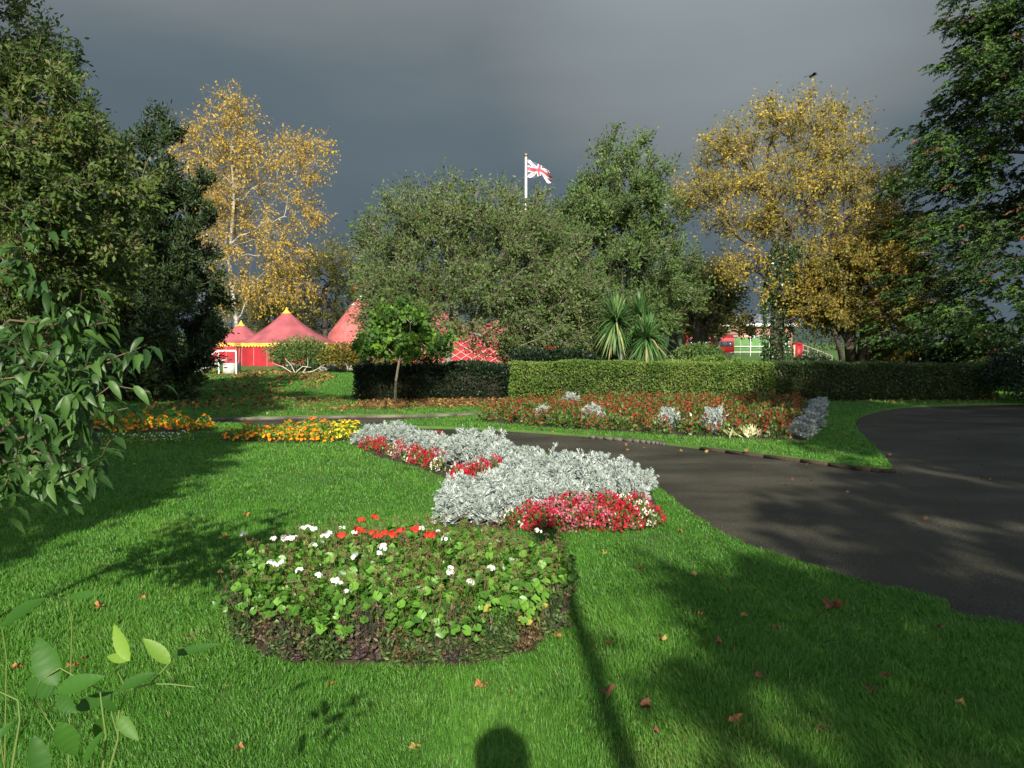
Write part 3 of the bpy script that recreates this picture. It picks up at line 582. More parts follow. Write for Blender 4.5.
hedge('hedge', 'low near-black hedge in front of the middle tree, beside the clipped green hedge', hx(356, 23), hx(508, 23), 22.6, 24.2, 1.0, 24000, L_hdark, .07, .12, 1, [((hx(470, 23.4), 23.4, .9), (1.1, .7, .25), 1500), ((hx(400, 23.4), 23.4, .9), (1.3, .7, .5), 2600)])  # near-black leaf colour stands in for much of the shade over this hedge
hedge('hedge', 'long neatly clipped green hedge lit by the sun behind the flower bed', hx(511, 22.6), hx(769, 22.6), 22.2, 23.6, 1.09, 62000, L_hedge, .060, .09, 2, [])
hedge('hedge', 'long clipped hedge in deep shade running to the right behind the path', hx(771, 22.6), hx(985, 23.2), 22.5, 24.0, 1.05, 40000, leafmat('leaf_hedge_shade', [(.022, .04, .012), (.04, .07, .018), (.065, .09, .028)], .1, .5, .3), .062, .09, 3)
def bush(label, c, r, n, lm, ls=.09, lw=.55, name='bush', grp=None, stems=20): return shrub(name, label, 'shrub', c, r, n, ls, lw, lm, B_dark, grp, stems=stems)
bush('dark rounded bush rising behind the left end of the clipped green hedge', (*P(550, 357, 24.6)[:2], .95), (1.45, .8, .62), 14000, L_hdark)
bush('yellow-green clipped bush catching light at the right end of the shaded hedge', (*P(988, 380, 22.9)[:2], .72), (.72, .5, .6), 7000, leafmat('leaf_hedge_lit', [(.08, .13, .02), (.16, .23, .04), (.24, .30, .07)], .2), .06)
bush('bright yellow-green bush behind the shaded hedge, left of the reddish one', (*P(893, 356, 31)[:2], 1.0), (1.1, .9, .85), 5000, L_yg, .11)
bush('dull reddish-brown rounded bush behind the shaded hedge', (*P(918, 360, 29)[:2], .85), (1.2, .9, .75), 6000, L_rust, .10)
bush('dark low dome-shaped bush at the foot of the ivy-clad trunk', (*P(808, 358, 26)[:2], .75), (1.0, .8, .62), 5000, L_hdark, .08)
bush('green leafy bush just behind the clipped hedge, right of the spiky palm', (*P(705, 356, 25.5)[:2], .75), (1.5, .8, .6), 6500, L_hedge, .09)
bush('leafy green bush in front of the red trailers behind the clipped hedge', (*P(694, 350, 27)[:2], 1.0), (1.1, .8, .75), 5000, L_green, .09)
bush('low green bush behind the hedge between the palm and the white post', (*P(655, 360, 25.2)[:2], .65), (1.2, .7, .55), 4500, L_hedge, .08)
bush('tangled green bush with pale bare stems before the round red tent', (*P(300, 358, 44)[:2], .9), (2.2, 1.2, 1.0), 5200, L_willow, .15)
bush('reddish-brown bush in front of the big striped tent', (*P(347, 345, 43)[:2], .95), (1.3, 1.0, .85), 3200, L_rust, .14)
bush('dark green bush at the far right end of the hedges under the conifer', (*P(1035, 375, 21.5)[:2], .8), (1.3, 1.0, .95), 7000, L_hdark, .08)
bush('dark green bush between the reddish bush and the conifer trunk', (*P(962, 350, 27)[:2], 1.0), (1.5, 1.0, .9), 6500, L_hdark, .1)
# pale bare fallen branches in the tangled bush
def bare(): 
    c = P(300, 362, 42.5); b = MB()
    for a, d_, L in ((0.2, .3, 1.9), (.5, .25, 1.5), (2.7, .4, 1.7), (1.2, .9, 1.3), (2.2, .9, 1.2)):
        p0 = c + np.array((rng.normal() * .3, 0, -.6)); p2 = p0 + np.array((math.cos(a) * L, -.2, math.sin(d_) * L * 1.2)); p2 = p0 + (p2 - p0) * .7; b.tube([p0, (p0 + p2) / 2 + rng.normal(size=3) * .1, p2], [.03, .024, .012], 5)
    tag(b.build('dead_branch', mat('dead_wood', (.50, .46, .38), (.34, .30, .24), 5, .9), loc=tuple(c)), 'bare pale dead branch lying tangled in the bush before the round tent', 'branch')
bare()
# distant woodland mass closing the view
def wood():
    b = MB()
    for (n, y, x0, x1, h, s) in ((26000, 150, -150, 190, 4.2, .55),):
        X = x0 + (x1 - x0) * rng.random(n); Yy = y + rng.random(n) * 14; top = h * (.6 + .75 * vnoise(X, Yy * 0, 7, 41) + .25 * vnoise(X, Yy * 0, 2, 42)); Z = top * rng.random(n) ** .8
        leaf_quads(b, np.column_stack([X, Yy, Z]), unit(rng.normal(size=(n, 3)) + np.array((0, -.3, .2))), s, s * .7, rng.random(n))
    o = b.build('distant_woodland', M_wood); o['kind'] = 'stuff'; o['label'] = 'low distant belt of green woodland along the horizon'; o['category'] = 'woodland'
wood()
bush('olive shrub under the middle trees, left of the spiky palms', (*P(590, 350, 26.5)[:2], 1.0), (1.5, .9, .9), 6000, L_green, .10)
bush('grey-green shrub under the middle tree in front of the big tent', (*P(520, 345, 27.5)[:2], 1.35), (1.0, .8, .7), 2200, L_willow, .11)
#STRUCT
# ================================================================== TENTS, FENCES, FAR THINGS
M_tred = mat('tent_roof_red', (.36, .095, .105), (.25, .06, .068), 1.1, .75, .5, 2.5)
M_wred = mat('tent_wall_red', (.36, .02, .028), (.25, .015, .02), 1.2, .7, .1, 5)
M_pink = mat('tent_stripe', (.50, .25, .22), (.40, .18, .16), 3, .7)
M_yel = mat('tent_yellow', (.72, .47, .07), (.60, .38, .06), 3, .6)
M_white = mat('white_paint', (.78, .77, .74), (.66, .65, .62), 4, .5)
M_redp = mat('red_paint', (.30, .012, .016), (.18, .01, .012), 2, .5, spec=.3)
M_black = mat('rubber', (.02, .02, .02), (.03, .03, .03), 8, .8)
M_glass = mat('dark_glass', (.03, .035, .04), (.05, .055, .06), 2, .15, spec=.6)
def pavilion(label, cx, cy, rad, wall, peak, n=10, sag=.35, rot=.2):
    t = thing('tent', label, 'tent', (cx, cy, 0)); b = MB(); th = [rot + i * 2 * math.pi / n for i in range(n)]; ns = 4
    ring = lambda r_, z: [(cx + math.cos(rot + 2 * math.pi * (i / (n * ns))) * r_ * (math.cos(math.pi / n) / math.cos(((i / ns) % 1 - .5) * 2 * math.pi / n)), cy + math.sin(rot + 2 * math.pi * (i / (n * ns))) * r_ * (math.cos(math.pi / n) / math.cos(((i / ns) % 1 - .5) * 2 * math.pi / n)), z + .02 * math.sin(i * 3.7)) for i in range(n * ns)]
    V = []; m = 9
    for k in range(m + 1):
        f = k / m; r_ = rad * (1 - f) + .08; z = wall + (peak - wall) * ((1 - sag) * f + sag * f ** 2.4); V += ring(r_, z)
    K = n * ns; b.add(V, [(i * K + j, i * K + (j + 1) % K, (i + 1) * K + (j + 1) % K, (i + 1) * K + j) for i in range(m) for j in range(K)]); b.build('roof', M_tred, t)
    b = MB(); V = ring(rad * .985, wall + .0) + ring(rad * 1.0, .05); F_ = [(j, (j + 1) % K, K + (j + 1) % K, K + j) for j in range(K)]
    V = np.array(V); V[:, :2] += rng.normal(size=(len(V), 2)) * .03; b.add(V, F_); b.build('wall', M_wred, t)
    for j in range(0, K, 2):
        p = np.array(V[j]); q = np.array(V[K + j])
        if p[1] > cy: continue
        b = MB(); o = unit((p - (cx, cy, p[2]))) * .03; b.tube([p + o, q + o], .022, 4); b.build('seam', M_pink, t)
    b = MB()
    for j in range(K):
        a = np.array(ring(rad * 1.015, wall)[j]); c = np.array(ring(rad * 1.015, wall)[(j + 1) % K])
        for h in range(2):
            p = a + (c - a) * h / 2; q = a + (c - a) * (h + 1) / 2; mdl = (p + q) / 2
            b.add([p + (0, 0, .07), q + (0, 0, .07), q - (0, 0, .10), mdl - (0, 0, .22), p - (0, 0, .10)], [(0, 1, 2, 3, 4)])
    b.build('valance', M_yel, t)
    b = MB(); b.lathe([(.36, peak - .26), (.2, peak - .12), (.09, peak + .02), (.05, peak + .12), (.0, peak + .22)], (cx, cy, .02), 10); b.build('peak_cap', M_yel, t)
    return t
c = P(279, 344, 56); pavilion('round dusty-red tent with yellow scalloped edge, left of the big white-capped tent', c[0], 58, 3.55, c[2], P(279, 309, 56)[2])
c = P(228, 344, 60); pavilion('second smaller dusty-red tent peeping out between the dark evergreen and the round tent', c[0], 63, 2.6, c[2], P(228, 322, 60)[2])
def bigtop():
    cx, cy = 0, 70; x0 = (312 - 512) / F * 64; x1 = (575 - 512) / F * 64; cx = (x0 + x1) / 2; rx = (x1 - x0) / 2; ry = 5.5; wall = 1.75
    t = thing('circus_tent', 'big faded red circus tent with white-capped peaks behind the grey-green middle tree', 'tent', (cx, cy, 0))
    pk = [(P(361, 300, 70)[0], P(361, 297, 70)[2]), (P(424, 300, 70)[0], P(424, 299, 70)[2]), (P(500, 320, 70)[0], P(500, 322, 70)[2])]
    n = 72
    def h(x, y, f):
        v = max((z - wall) * max(0, 1 - math.hypot(x - px, (y - cy) * 1.0) / 6.2) ** 1.45 for px, z in pk); return wall + v * (1 - f ** 14) + .35 * (1 - f * f)
    V = []
    for j in range(n):
        a = 2 * math.pi * j / n; V.append((cx + rx * math.cos(a), cy + ry * math.copysign(abs(math.sin(a)) ** .8, math.sin(a)), wall))
    nx, ny = 110, 36; U = []
    for i in range(nx + 1):
        ca = -math.cos(math.pi * i / nx) * .5 + (2 * i / nx - 1) * .5; hw = ry * max(0, 1 - ca * ca) ** .4
        for j in range(ny + 1):
            w = 2 * j / ny - 1; x = cx + rx * ca; y = cy + hw * w; f = max(abs(w), abs(ca)); U.append((x, y, h(x, y, f)))
    b = MB(); b.add(U, [(i * (ny + 1) + j, (i + 1) * (ny + 1) + j, (i + 1) * (ny + 1) + j + 1, i * (ny + 1) + j + 1) for i in range(nx) for j in range(ny)]); b.build('roof', mat('tent_roof_pale', (.44, .13, .12), (.32, .075, .07), 2.2, .7, .2, 6), t, smooth=True)
    b = MB(); W = [V[j] for j in range(n)] + [(V[j][0], V[j][1], .05) for j in range(n)]; b.add(W, [(j, (j + 1) % n, n + (j + 1) % n, n + j) for j in range(n)]); b.build('wall', M_wred, t)
    b = MB()
    for j in range(n):
        p, q = np.array(V[j]), np.array(V[(j + 3) % n]); o = unit(p - (cx, cy, p[2])) * .07; b.tube([p + o, np.array((q[0], q[1], .05)) + o], .05, 4); b.tube([np.array((p[0], p[1], .05)) + o, q + o], .05, 4)
    b.build('lattice', M_pink, t)
    for px, z in pk:
        b = MB(); b.lathe([(.9, z - .75), (.5, z - .45), (.2, z - .05), (.06, z + .25), (.03, z + .9), (0, z + .92)], (px, cy, .03), 12); b.build('peak_cap', M_white, t)
    for px, z in pk[:2]:
        b = MB()
        for a in range(5): b.lathe([(.0, .0), (.20, .10), (.34, .3), (.22, .55), (0, .7)], (px + (a - 1.5) * .3, cy + .1 * a, z + .45 + .25 * (a % 3)), 8)
        b.build('pennant', M_redp, t)
bigtop()
def trailer(label, px0, px1, D, top):
    x0, x1 = hx(px0, D), hx(px1, D); t = thing('trailer', label, 'trailer', ((x0 + x1) / 2, D, 0)); w = x1 - x0; zt = P(0, top, D)[2]; c = ((x0 + x1) / 2, D)
    b = MB(); V = []; N = 10
    for s in (-1, 1):
        for i in range(N + 1):
            a = math.pi * i / N; V.append((c[0] + s * w / 2, c[1] - math.cos(a) * 1.05, zt - .35 + .35 * math.sin(a)))
        V += [(c[0] + s * w / 2, c[1] + 1.05, .75), (c[0] + s * w / 2, c[1] - 1.05, .75)]
    K = N + 3; b.add(V, [(i, (i + 1) % K, K + (i + 1) % K, K + i) for i in range(K)]); b.add(V, [tuple(range(K))]); b.add(V, [tuple(range(2 * K - 1, K - 1, -1))]); b.build('body', M_redp, t)
    b = MB(); b.box((c[0], c[1], .62), (w * 1.02, 2.0, .16)); b.box((x0 - .5, c[1], .58), (1.0, .12, .1)); b.build('chassis', M_black, t)
    for i in (.25, .75):
        for s in (-1.0, 1.0):
            b = MB(); wx = x0 + w * i; b.tube([(wx, c[1] + s * .85, .38), (wx, c[1] + s * 1.02, .38)], .34, 14); b.build('wheel', M_black, t)
    for i in (.2, .5, .8):
        b = MB(); b.box((x0 + w * i, c[1] - 1.07, zt - .85), (.55, .04, .5)); o = b.build('window', M_glass, t)
        b = MB(); wx = x0 + w * i
        for dx in (-.3, .3): b.box((wx + dx, c[1] - 1.085, zt - .85), (.06, .04, .62))
        for dz in (-.28, .28): b.box((wx, c[1] - 1.087, zt - .85 + dz), (.66, .036, .06))
        f = b.build('frame', M_yel); f.parent = o
    return t
trailer('red round-roofed trailer left of the small cream-trunked tree, near the white post', 684, 708, 74, 334)
trailer('bright red round-roofed trailer behind the small cream-trunked tree', 712, 731, 76, 335)
trailer('red round-roofed trailer seen above the dark bush at the clipped hedge end', 538, 560, 66, 332)
def white_post():
    b = MB(); x, z = P(675, 333, 58)[0], P(675, 333, 58)[2]; b.tube([(x, 58, 0), (x, 58, z)], .10, 8); b.tube([(x, 58, z - .1), (x + .5, 58, z + .18), (x + 1.1, 58, z + .25)], [.09, .08, .06], 8)
    t = thing('post', 'white upright post with a short side arm right of the spiky palm', 'post', (x, 58, 0)); b.build('shaft', M_white, t)
    b = MB(); b.lathe([(.0, .12), (.14, .08), (.2, -.05), (.0, -.07)], (x + 1.1, 58, z + .2), 10); b.build('lamp_head', M_white, t)
white_post()
def court_fence():
    D = 92; x0, x1 = hx(731, D), hx(790, D); t = thing('fence', 'white mesh court fence behind the ivy-clad tree trunk', 'fence', ((x0 + x1) / 2, D, 0)); zt = P(0, 336, D)[2]
    x = x0
    while x < x1: b = MB(); b.box((x, D, zt / 2), (.09, .09, zt)); b.build('post', M_white, t); x += 2.2
    b = MB()
    for z in (zt, .55, zt * .5): b.box(((x0 + x1) / 2, D + .06, z), (x1 - x0, .05, .07))
    x = x0
    while x < x1: b.box((x, D + .1, zt / 2), (.02, .02, zt)); x += 1.1
    b.build('mesh', M_white, t)
    b = MB(); b.box(((x0 + x1) / 2, D + .2, zt * .47), (x1 - x0, .03, zt * .9)); b.build('windbreak', mat('green_netting', (.07, .16, .05), (.10, .20, .06), 3, .8), t)
court_fence()
def pavilion_building():
    D = 120; x0, x1 = hx(722, D), hx(792, D); cx = (x0 + x1) / 2; w = x1 - x0
    t = thing('clubhouse', 'long low brick building with grey roof and white fascia behind the ivy-clad trunk', 'building', (cx, D, 0)); z1 = P(0, 326, D)[2]; z2 = P(0, 317, D)[2]
    M_brick = mat('brick', (.30, .15, .10), (.22, .11, .075), 4, .9)
    b = MB(); b.box((cx, D + 3.5, z1 / 2), (w, 7, z1)); b.build('wall', M_brick, t)
    b = MB(); b.add([(x0 - .5, D - .6, z1 + .3), (x1 + .5, D - .6, z1 + .3), (x1 + .5, D + 3.5, z2 + .6), (x0 - .5, D + 3.5, z2 + .6), (x1 + .5, D + 7.6, z1 + .3), (x0 - .5, D + 7.6, z1 + .3)], [(0, 1, 2, 3), (3, 2, 4, 5)]); b.add([(x0 - .5, D - .6, z1 + .3), (x0 - .5, D + 3.5, z2 + .6), (x0 - .5, D + 7.6, z1 + .3)], [(0, 1, 2)]); b.build('roof', mat('slate', (.20, .21, .23), (.14, .15, .17), 3, .7), t)
    b = MB(); b.box((cx, D - .62, z1 + .12), (w + 1, .08, .42)); b.build('fascia', M_white, t)
    k = 0; x = x0 + 1.5
    while x < x1 - 1.5:
        b = MB(); b.box((x, D - .02, z1 * .55), (1.5, .06, 1.2)); o = b.build('window', M_glass, t); b = MB()
        for dx in (-.8, 0, .8): b.box((x + dx, D - .06, z1 * .55), (.1, .06, 1.4))
        for dz in (-.65, .65): b.box((x, D - .058, z1 * .55 + dz), (1.5, .055, .1))
        f = b.build('frame', M_white); f.parent = o; x += 3.4
pavilion_building()
def bin_():
    D = 68; x = hx(798, D); z = 1.5; t = thing('post_box', 'small upright red box standing right of the ivy-clad trunk', 'box', (x, D, 0)); b = MB(); b.box((x, D, z / 2), (.75, .6, z)); b.build('body', M_redp, t)
    b = MB(); b.lathe([(.5, 0), (.46, .08), (.2, .18), (0, .2)], (x, D, z), 4); b.build('cap', M_redp, t); b = MB(); b.box((x - .43, D - .1, z * .5), (.08, .5, z * .96)); b.build('side_panel', mat('pale_wood', (.5, .4, .25), (.4, .3, .2), 4), t)
bin_()
def rails():
    D = 60; t = thing('railing', 'white sloping rail fence seen under the rust-leaved tree', 'railing', (hx(825, D), D, 0)); b = MB()
    pts = [P(803, 345, D), P(812, 348, D), P(822, 352, D), P(832, 356, D)]
    for k in (0, -.35, -.7):
        b.tube([p + (0, 0, k) for p in pts], .04, 5)
    b.build('rail', B_grey, t)
    for i in range(7):
        b = MB(); p = pts[0] + (pts[-1] - pts[0]) * i / 6; b.tube([(p[0], D, 0), (p[0], D, p[2] + .05)], .04, 5); b.build('post', B_grey, t)
rails()
def steps():
    D = 42; x = hx(214, D); t = thing('steps', 'white wooden steps with side rail between the dark evergreen and the round tent', 'steps', (x, D, 0)); b = MB()
    for i in range(4): b.box((x - .75 + i * .42, D, .16 + i * .2), (.42, 1.3, .06)); b.box((x - .96 + i * .42, D + .002, .06 + i * .2), (.05, 1.28, .2))
    b.box((x + .95, D, .30), (.5, 1.3, .60)); b.build('treads', mat('worn_white', (.50, .49, .45), (.36, .35, .31), 4, .8), t); b = MB()
    b.tube([(x - 1.0, D - .68, .5), (x + .5, D - .68, 1.25), (x + 1.4, D - .68, 1.25)], .05, 6)
    for q, z in ((-1.0, .5), (.5, 1.25), (1.4, 1.25)): b.tube([(x + q, D - .68, 0), (x + q, D - .68, z)], .04, 6)
    b.build('rail', M_white, t)
steps()
def stones():
    M_stone = mat('stone', (.40, .37, .31), (.22, .20, .17), 5, .9, .5, 14)
    pr = []
    for v in range(3):
        b = MB(); k, m = 9, 5; V = []
        for i in range(m + 1):
            for j in range(k):
                a = j * 2 * math.pi / k; ph = math.pi * i / m; r = .3 * (1 + .25 * math.sin(a * 2 + v) + .15 * rng.normal()); V.append((math.cos(a) * math.sin(ph) * r * 1.3, math.sin(a) * math.sin(ph) * r, .18 + .2 * -math.cos(ph) * (1 + .2 * math.sin(a + v))))
        b.add(V, [(i * k + j, i * k + (j + 1) % k, (i + 1) * k + (j + 1) % k, (i + 1) * k + j) for i in range(m) for j in range(k)]); pr.append(b)
    L = [(300, 372, 1.1), (312, 371, 1.5), (322, 373, 1.0), (331, 371, 1.6), (340, 372, 1.2), (349, 371, 1.3), (357, 373, .9), (318, 368, 1.4), (345, 368, 1.4), (290, 371, .9)]
    me = []
    for i, (px, py, s) in enumerate(L):
        g = G(px, py)
        if i < 3: o = pr[i].build('rock', M_stone); me.append(o)
        else: o = me[i % 3].copy(); COL.objects.link(o)
        od = ['second', 'fourth', 'fifth', 'sixth', 'seventh', 'eighth', 'rightmost', 'small back', 'larger back', 'leftmost'][i]; tag(o, od + ' pale rough rockery stone in the row right of the tangled bush', 'rock', 'rockery stones on the bank')
        o.location = (g[0], g[1], .03); o.rotation_euler = (0, 0, i * 1.3); o.scale = (s, s, s * (1 + .3 * (i % 2)))
stones()
# ---- flagpole and flag
def flag():
    D = 44; x = P(526, 160, D)[0]; zt = P(526, 157, D)[2]; t = thing('flagpole', 'tall white flagpole rising behind the trees in the middle', 'flagpole', (x, D, 0)); b = MB()
    b.tube([(x, D, 0), (x, D, zt * .5), (x, D, zt)], [.11, .09, .06], 10); b.build('pole', M_white, t); b = MB(); b.lathe([(0, 0), (.09, .05), (.11, .13), (.06, .2), (0, .22)], (x, D, zt), 10); b.build('finial', mat('brass', (.25, .2, .1), None, 5, .4, metal=.5), t)
    for k in (.62, .8): 
        b = MB(); b.lathe([(.11, -.15), (.12, .0), (.11, .15)], (x, D, zt * k), 10); b.build('band', M_black, t)
    nx, nz = 60, 36; W, H = 1.62, 1.02; b = MB(); V = []
    for i in range(nx + 1):
        for j in range(nz + 1):
            u, v = i / nx, j / nz; px = u * W * .78; drop = .42 * u ** 1.2 * 1.6 + .10 * math.sin(u * 7) * u; hh = H * (1 - .52 * u ** .7 + .12 * u * math.sin(u * 9)); zz = -(1 - v) * hh - drop
            V.append((px + .07 * math.sin(v * 5 + u * 6) * u, .22 * math.sin(u * 9 + v * 2.2) * u ** .6 + .1 * math.sin(v * 7) * u, zz))
    V = np.array(V) + (x + .09, D, zt - .12); f = []; mi = []
    for i in range(nx):
        for j in range(nz):
            u, v = ((i + .5) / nx - .5) * 2, ((j + .5) / nz - .5); a = (j + i * (nz + 1)); f.append((a, a + nz + 1, a + nz + 2, a + 1))
            x_, y_ = u * 30, v * 30
            col = 0
            dd = min(abs(x_ * .5 - y_), abs(x_ * .5 + y_)) / 1.118
            if dd < 3: col = 1
            if dd < 1.0: col = 2
            if abs(x_) < 5 or abs(y_) < 5: col = 1
            if abs(x_) < 3 or abs(y_) < 3: col = 2
            mi.append(col)
    f = np.array(f); mi = np.array(mi); b.v.append(V); b.n = len(V)
    for k in range(3): b.f.append(f[mi == k]); b.r.append(np.full((mi == k).sum(), .5)); b.m.append(np.full((mi == k).sum(), k))
    o = b.build('flag', [mat('flag_blue', (.07, .10, .14), None, 5, .8), mat('flag_white', (.8, .78, .78), None, 5, .8), mat('flag_red', (.50, .10, .14), None, 5, .8)], None, smooth=True, loc=(x, D, zt))
    tag(o, 'red, white and blue crossed flag blowing from the white pole', 'flag')
flag()
def bird():
    c = P(813, 75, 30); b = MB(); b.lathe([(0, -.22), (.035, -.15), (.06, 0), (.05, .1), (.03, .17), (0, .24)], (0, 0, 0), 8)
    v = b.v[0]; b.v[0] = np.column_stack([v[:, 2], v[:, 1], v[:, 0] + .25 * v[:, 2]]) * .8 + c
    t = thing('bird', 'dark bird gliding across the stormy sky above the golden tree', 'bird', tuple(c)); M_b = mat('feather', (.03, .03, .035), None, 9, .8); b.build('body', M_b, t, smooth=True)
    for s in (-1, 1):
        w = MB(); w.add(np.array([(-.06, 0, 0), (.10, 0, .02), (.08, s * .22, .05), (.0, s * .42, -.02), (-.07, s * .25, .03)]) * .8 + c, [(0, 1, 2, 3, 4)]); w.add(np.array([(-.06, 0, -.015), (.10, 0, .005), (.08, s * .22, .035), (.0, s * .42, -.025), (-.07, s * .25, .015)]) * .8 + c, [(4, 3, 2, 1, 0)]); w.build('wing', M_b, t)
    w = MB(); w.add(np.array([(-.18, -.02, -.04), (-.18, .02, -.04), (-.33, .05, -.08), (-.33, -.05, -.08)]) + c, [(0, 1, 2, 3)]); w.build('tail', M_b, t)
bird()
# ---- cordyline palms
M_cord = leafmat('leaf_cordyline', [(.03, .085, .02), (.06, .145, .035), (.12, .21, .07), (.34, .30, .14)], .2, .45, .4)
def sword_leaves(mb, c, n, L, W, r0=0, dead=0):
    a = rng.random(n) * 2 * math.pi; el = np.where(rng.random(n) < .42, rng.uniform(-1.35, .1, n), rng.uniform(.1, 1.45, n)); d = np.column_stack([np.cos(a) * np.cos(el), np.sin(a) * np.cos(el), np.sin(el)])
    s = unit(np.cross(d, np.array((0, 0, 1.)) + rng.normal(size=(n, 3)) * .1)); k = 5; LL = L * (.7 + .45 * rng.random(n)); rows = []
    bend = (.25 + .55 * rng.random(n)) * np.cos(el)
    for i in range(k + 1):
        f = i / k; w = W * (.5 + .5 * math.sin(min(1, f * 3) * math.pi / 2)) * (1 - f ** 2.5) + .002
        p = c + d * (LL * f)[:, None] + np.array((0, 0, -1)) * (bend * LL * f * f)[:, None]; rows.append((p - s * w / 2, p + s * w / 2))
    V = np.stack([x for r in rows for x in r], 1).reshape(-1, 3); q = np.array([(2 * i, 2 * i + 1, 2 * i + 3, 2 * i + 2) for i in range(k)])
    rr = np.where((rng.random(n) < dead) | ((el < -.5) & (rng.random(n) < .35)), .85 + .15 * rng.random(n), rng.random(n) * .72)
    mb.add(V, (np.arange(n)[:, None, None] * (2 * k + 2) + q[None]).reshape(-1, 4), np.repeat(rr, k))
def cordyline(label, heads, bx, by):
    t = thing('cordyline', label, 'palm', (bx, by, 0))
    for c, L in heads:
        b = MB(); b.tube([(bx, by, 0), ((bx + c[0]) / 2 + .05, by, c[2] * .5), c], [.09, .075, .06], 7); b.build('trunk', B_grey, t)
        b = MB(); sword_leaves(b, np.array(c), 300, L * 1.12, .07, dead=.04); b.build('crown', M_cord, t)
cordyline('spiky two-headed palm with sword-shaped leaves, taller and on the left of the pair', [(P(616, 322, 25), .95), (P(640, 318, 25.4), .85)], hx(625, 25), 25.1)
cordyline('lower spiky palm whose pale leaves droop over the clipped hedge', [(P(647, 339, 24.2), .85)], hx(647, 24.2), 24.2)
#BEDS
# ================================================================== BEDDING PLANTS
L_ger = leafmat('leaf_geranium', [(.045, .12, .014), (.08, .20, .022), (.13, .29, .035), (.32, .32, .05)], .28, .4, .45)
L_purp = leafmat('leaf_purple', [(.03, .05, .02), (.05, .028, .038), (.10, .06, .04), (.06, .11, .03)], .1, .7)
L_silver = leafmat('leaf_silver', [(.22, .27, .24), (.34, .39, .36), (.46, .51, .47)], .12, .8, .15)
L_bego = leafmat('leaf_begonia', [(.05, .10, .02), (.09, .17, .03), (.13, .05, .025)], .2, .35, .5)
L_dead = leafmat('stem_brown', [(.10, .06, .035), (.19, .12, .06)], .0, .8)
L_sal = leafmat('leaf_salvia', [(.03, .075, .012), (.055, .12, .018), (.09, .18, .03), (.10, .06, .03)], .2, .5, .3)
def petal(name, c1, c2): return leafmat(name, [c1, c2], .25, .6, .2)
F_white = petal('petal_white', (.78, .77, .70), (.85, .83, .78)); F_red = petal('petal_red', (.62, .02, .015), (.78, .05, .03))
F_crim = petal('petal_crimson', (.33, .012, .03), (.52, .025, .05)); F_pink = petal('petal_pink', (.48, .06, .14), (.66, .24, .30)); F_pale = petal('petal_pale', (.78, .62, .55), (.82, .76, .66))
F_or = petal('petal_orange', (.80, .22, .008), (.90, .38, .012)); F_yl = petal('petal_yellow', (.85, .58, .015), (.90, .68, .04)); F_sal = petal('petal_salvia', (.15, .025, .015), (.33, .06, .028))
def discs(mb, c, nrm, rad, k=9, r=None, cup=.25):
    n = len(c); nrm = unit(nrm); a = unit(np.cross(nrm, rdir(n))); b = np.cross(nrm, a); th = np.linspace(.25, 2 * math.pi - .25, k); R_ = np.broadcast_to(rad, (n,))
    sc = 1 + .10 * np.cos(th * 5)[None] + .08 * rng.normal(size=(n, k)); wv = .12 * np.sin(th * 3)[None] + .1 * rng.normal(size=(n, k))
    ring = c[:, None] + (a[:, None] * np.cos(th)[None, :, None] + b[:, None] * np.sin(th)[None, :, None]) * (R_[:, None] * sc)[..., None] + nrm[:, None] * (R_[:, None] * (cup + wv))[..., None]
    V = np.concatenate([c[:, None], ring], 1).reshape(-1, 3); f = np.array([(0, j, j + 1) for j in range(1, k)])
    mb.add(V, (np.arange(n)[:, None, None] * (k + 1) + f[None]).reshape(-1, 3), np.repeat(rng.random(n) if r is None else r, k - 1))
def stalks(mb, a, b, w, r=.5):
    n = len(a); d = unit(b - a); s = unit(np.cross(d, rdir(n))) * w; t = np.cross(d, s); mid = (a + b) / 2 + rng.normal(size=a.shape) * np.linalg.norm(b - a, axis=1)[:, None] * .05
    V = np.stack([a + s, a - s * .5 + t * .87, a - s * .5 - t * .87, mid + s, mid - s * .5 + t * .87, mid - s * .5 - t * .87, b + s * .6, b - s * .3 + t * .5, b - s * .3 - t * .5], 1).reshape(-1, 3)
    q = np.array([(0, 1, 4, 3), (1, 2, 5, 4), (2, 0, 3, 5), (3, 4, 7, 6), (4, 5, 8, 7), (5, 3, 6, 8)]); mb.add(V, (np.arange(n)[:, None, None] * 9 + q[None]).reshape(-1, 4), r)
def flower_head(c, rad, n, fr, bud=0):
    m = MB(); d = rdir(n); d[:, 2] = np.abs(d[:, 2]) * .9 + .05; d = unit(d); cc = c + d * rad * (.45 + .8 * rng.random((n, 1))) * (1.25, 1.25, .75)
    for j in range(n):
        a = unit(np.cross(d[j], rdir(1)[0])); b = np.cross(d[j], a); th = np.arange(5) * 2 * math.pi / 5 + rng.random()
        for q in th:
            u = a * math.cos(q) + b * math.sin(q); w = np.cross(d[j], u); p = cc[j]; m.add([p, p + u * fr * .6 + w * fr * .42 + d[j] * fr * .2, p + u * fr * 1.05 + d[j] * fr * .1, p + u * fr * .6 - w * fr * .42 + d[j] * fr * .2], [(0, 1, 2, 3)], rng.random())
    return m
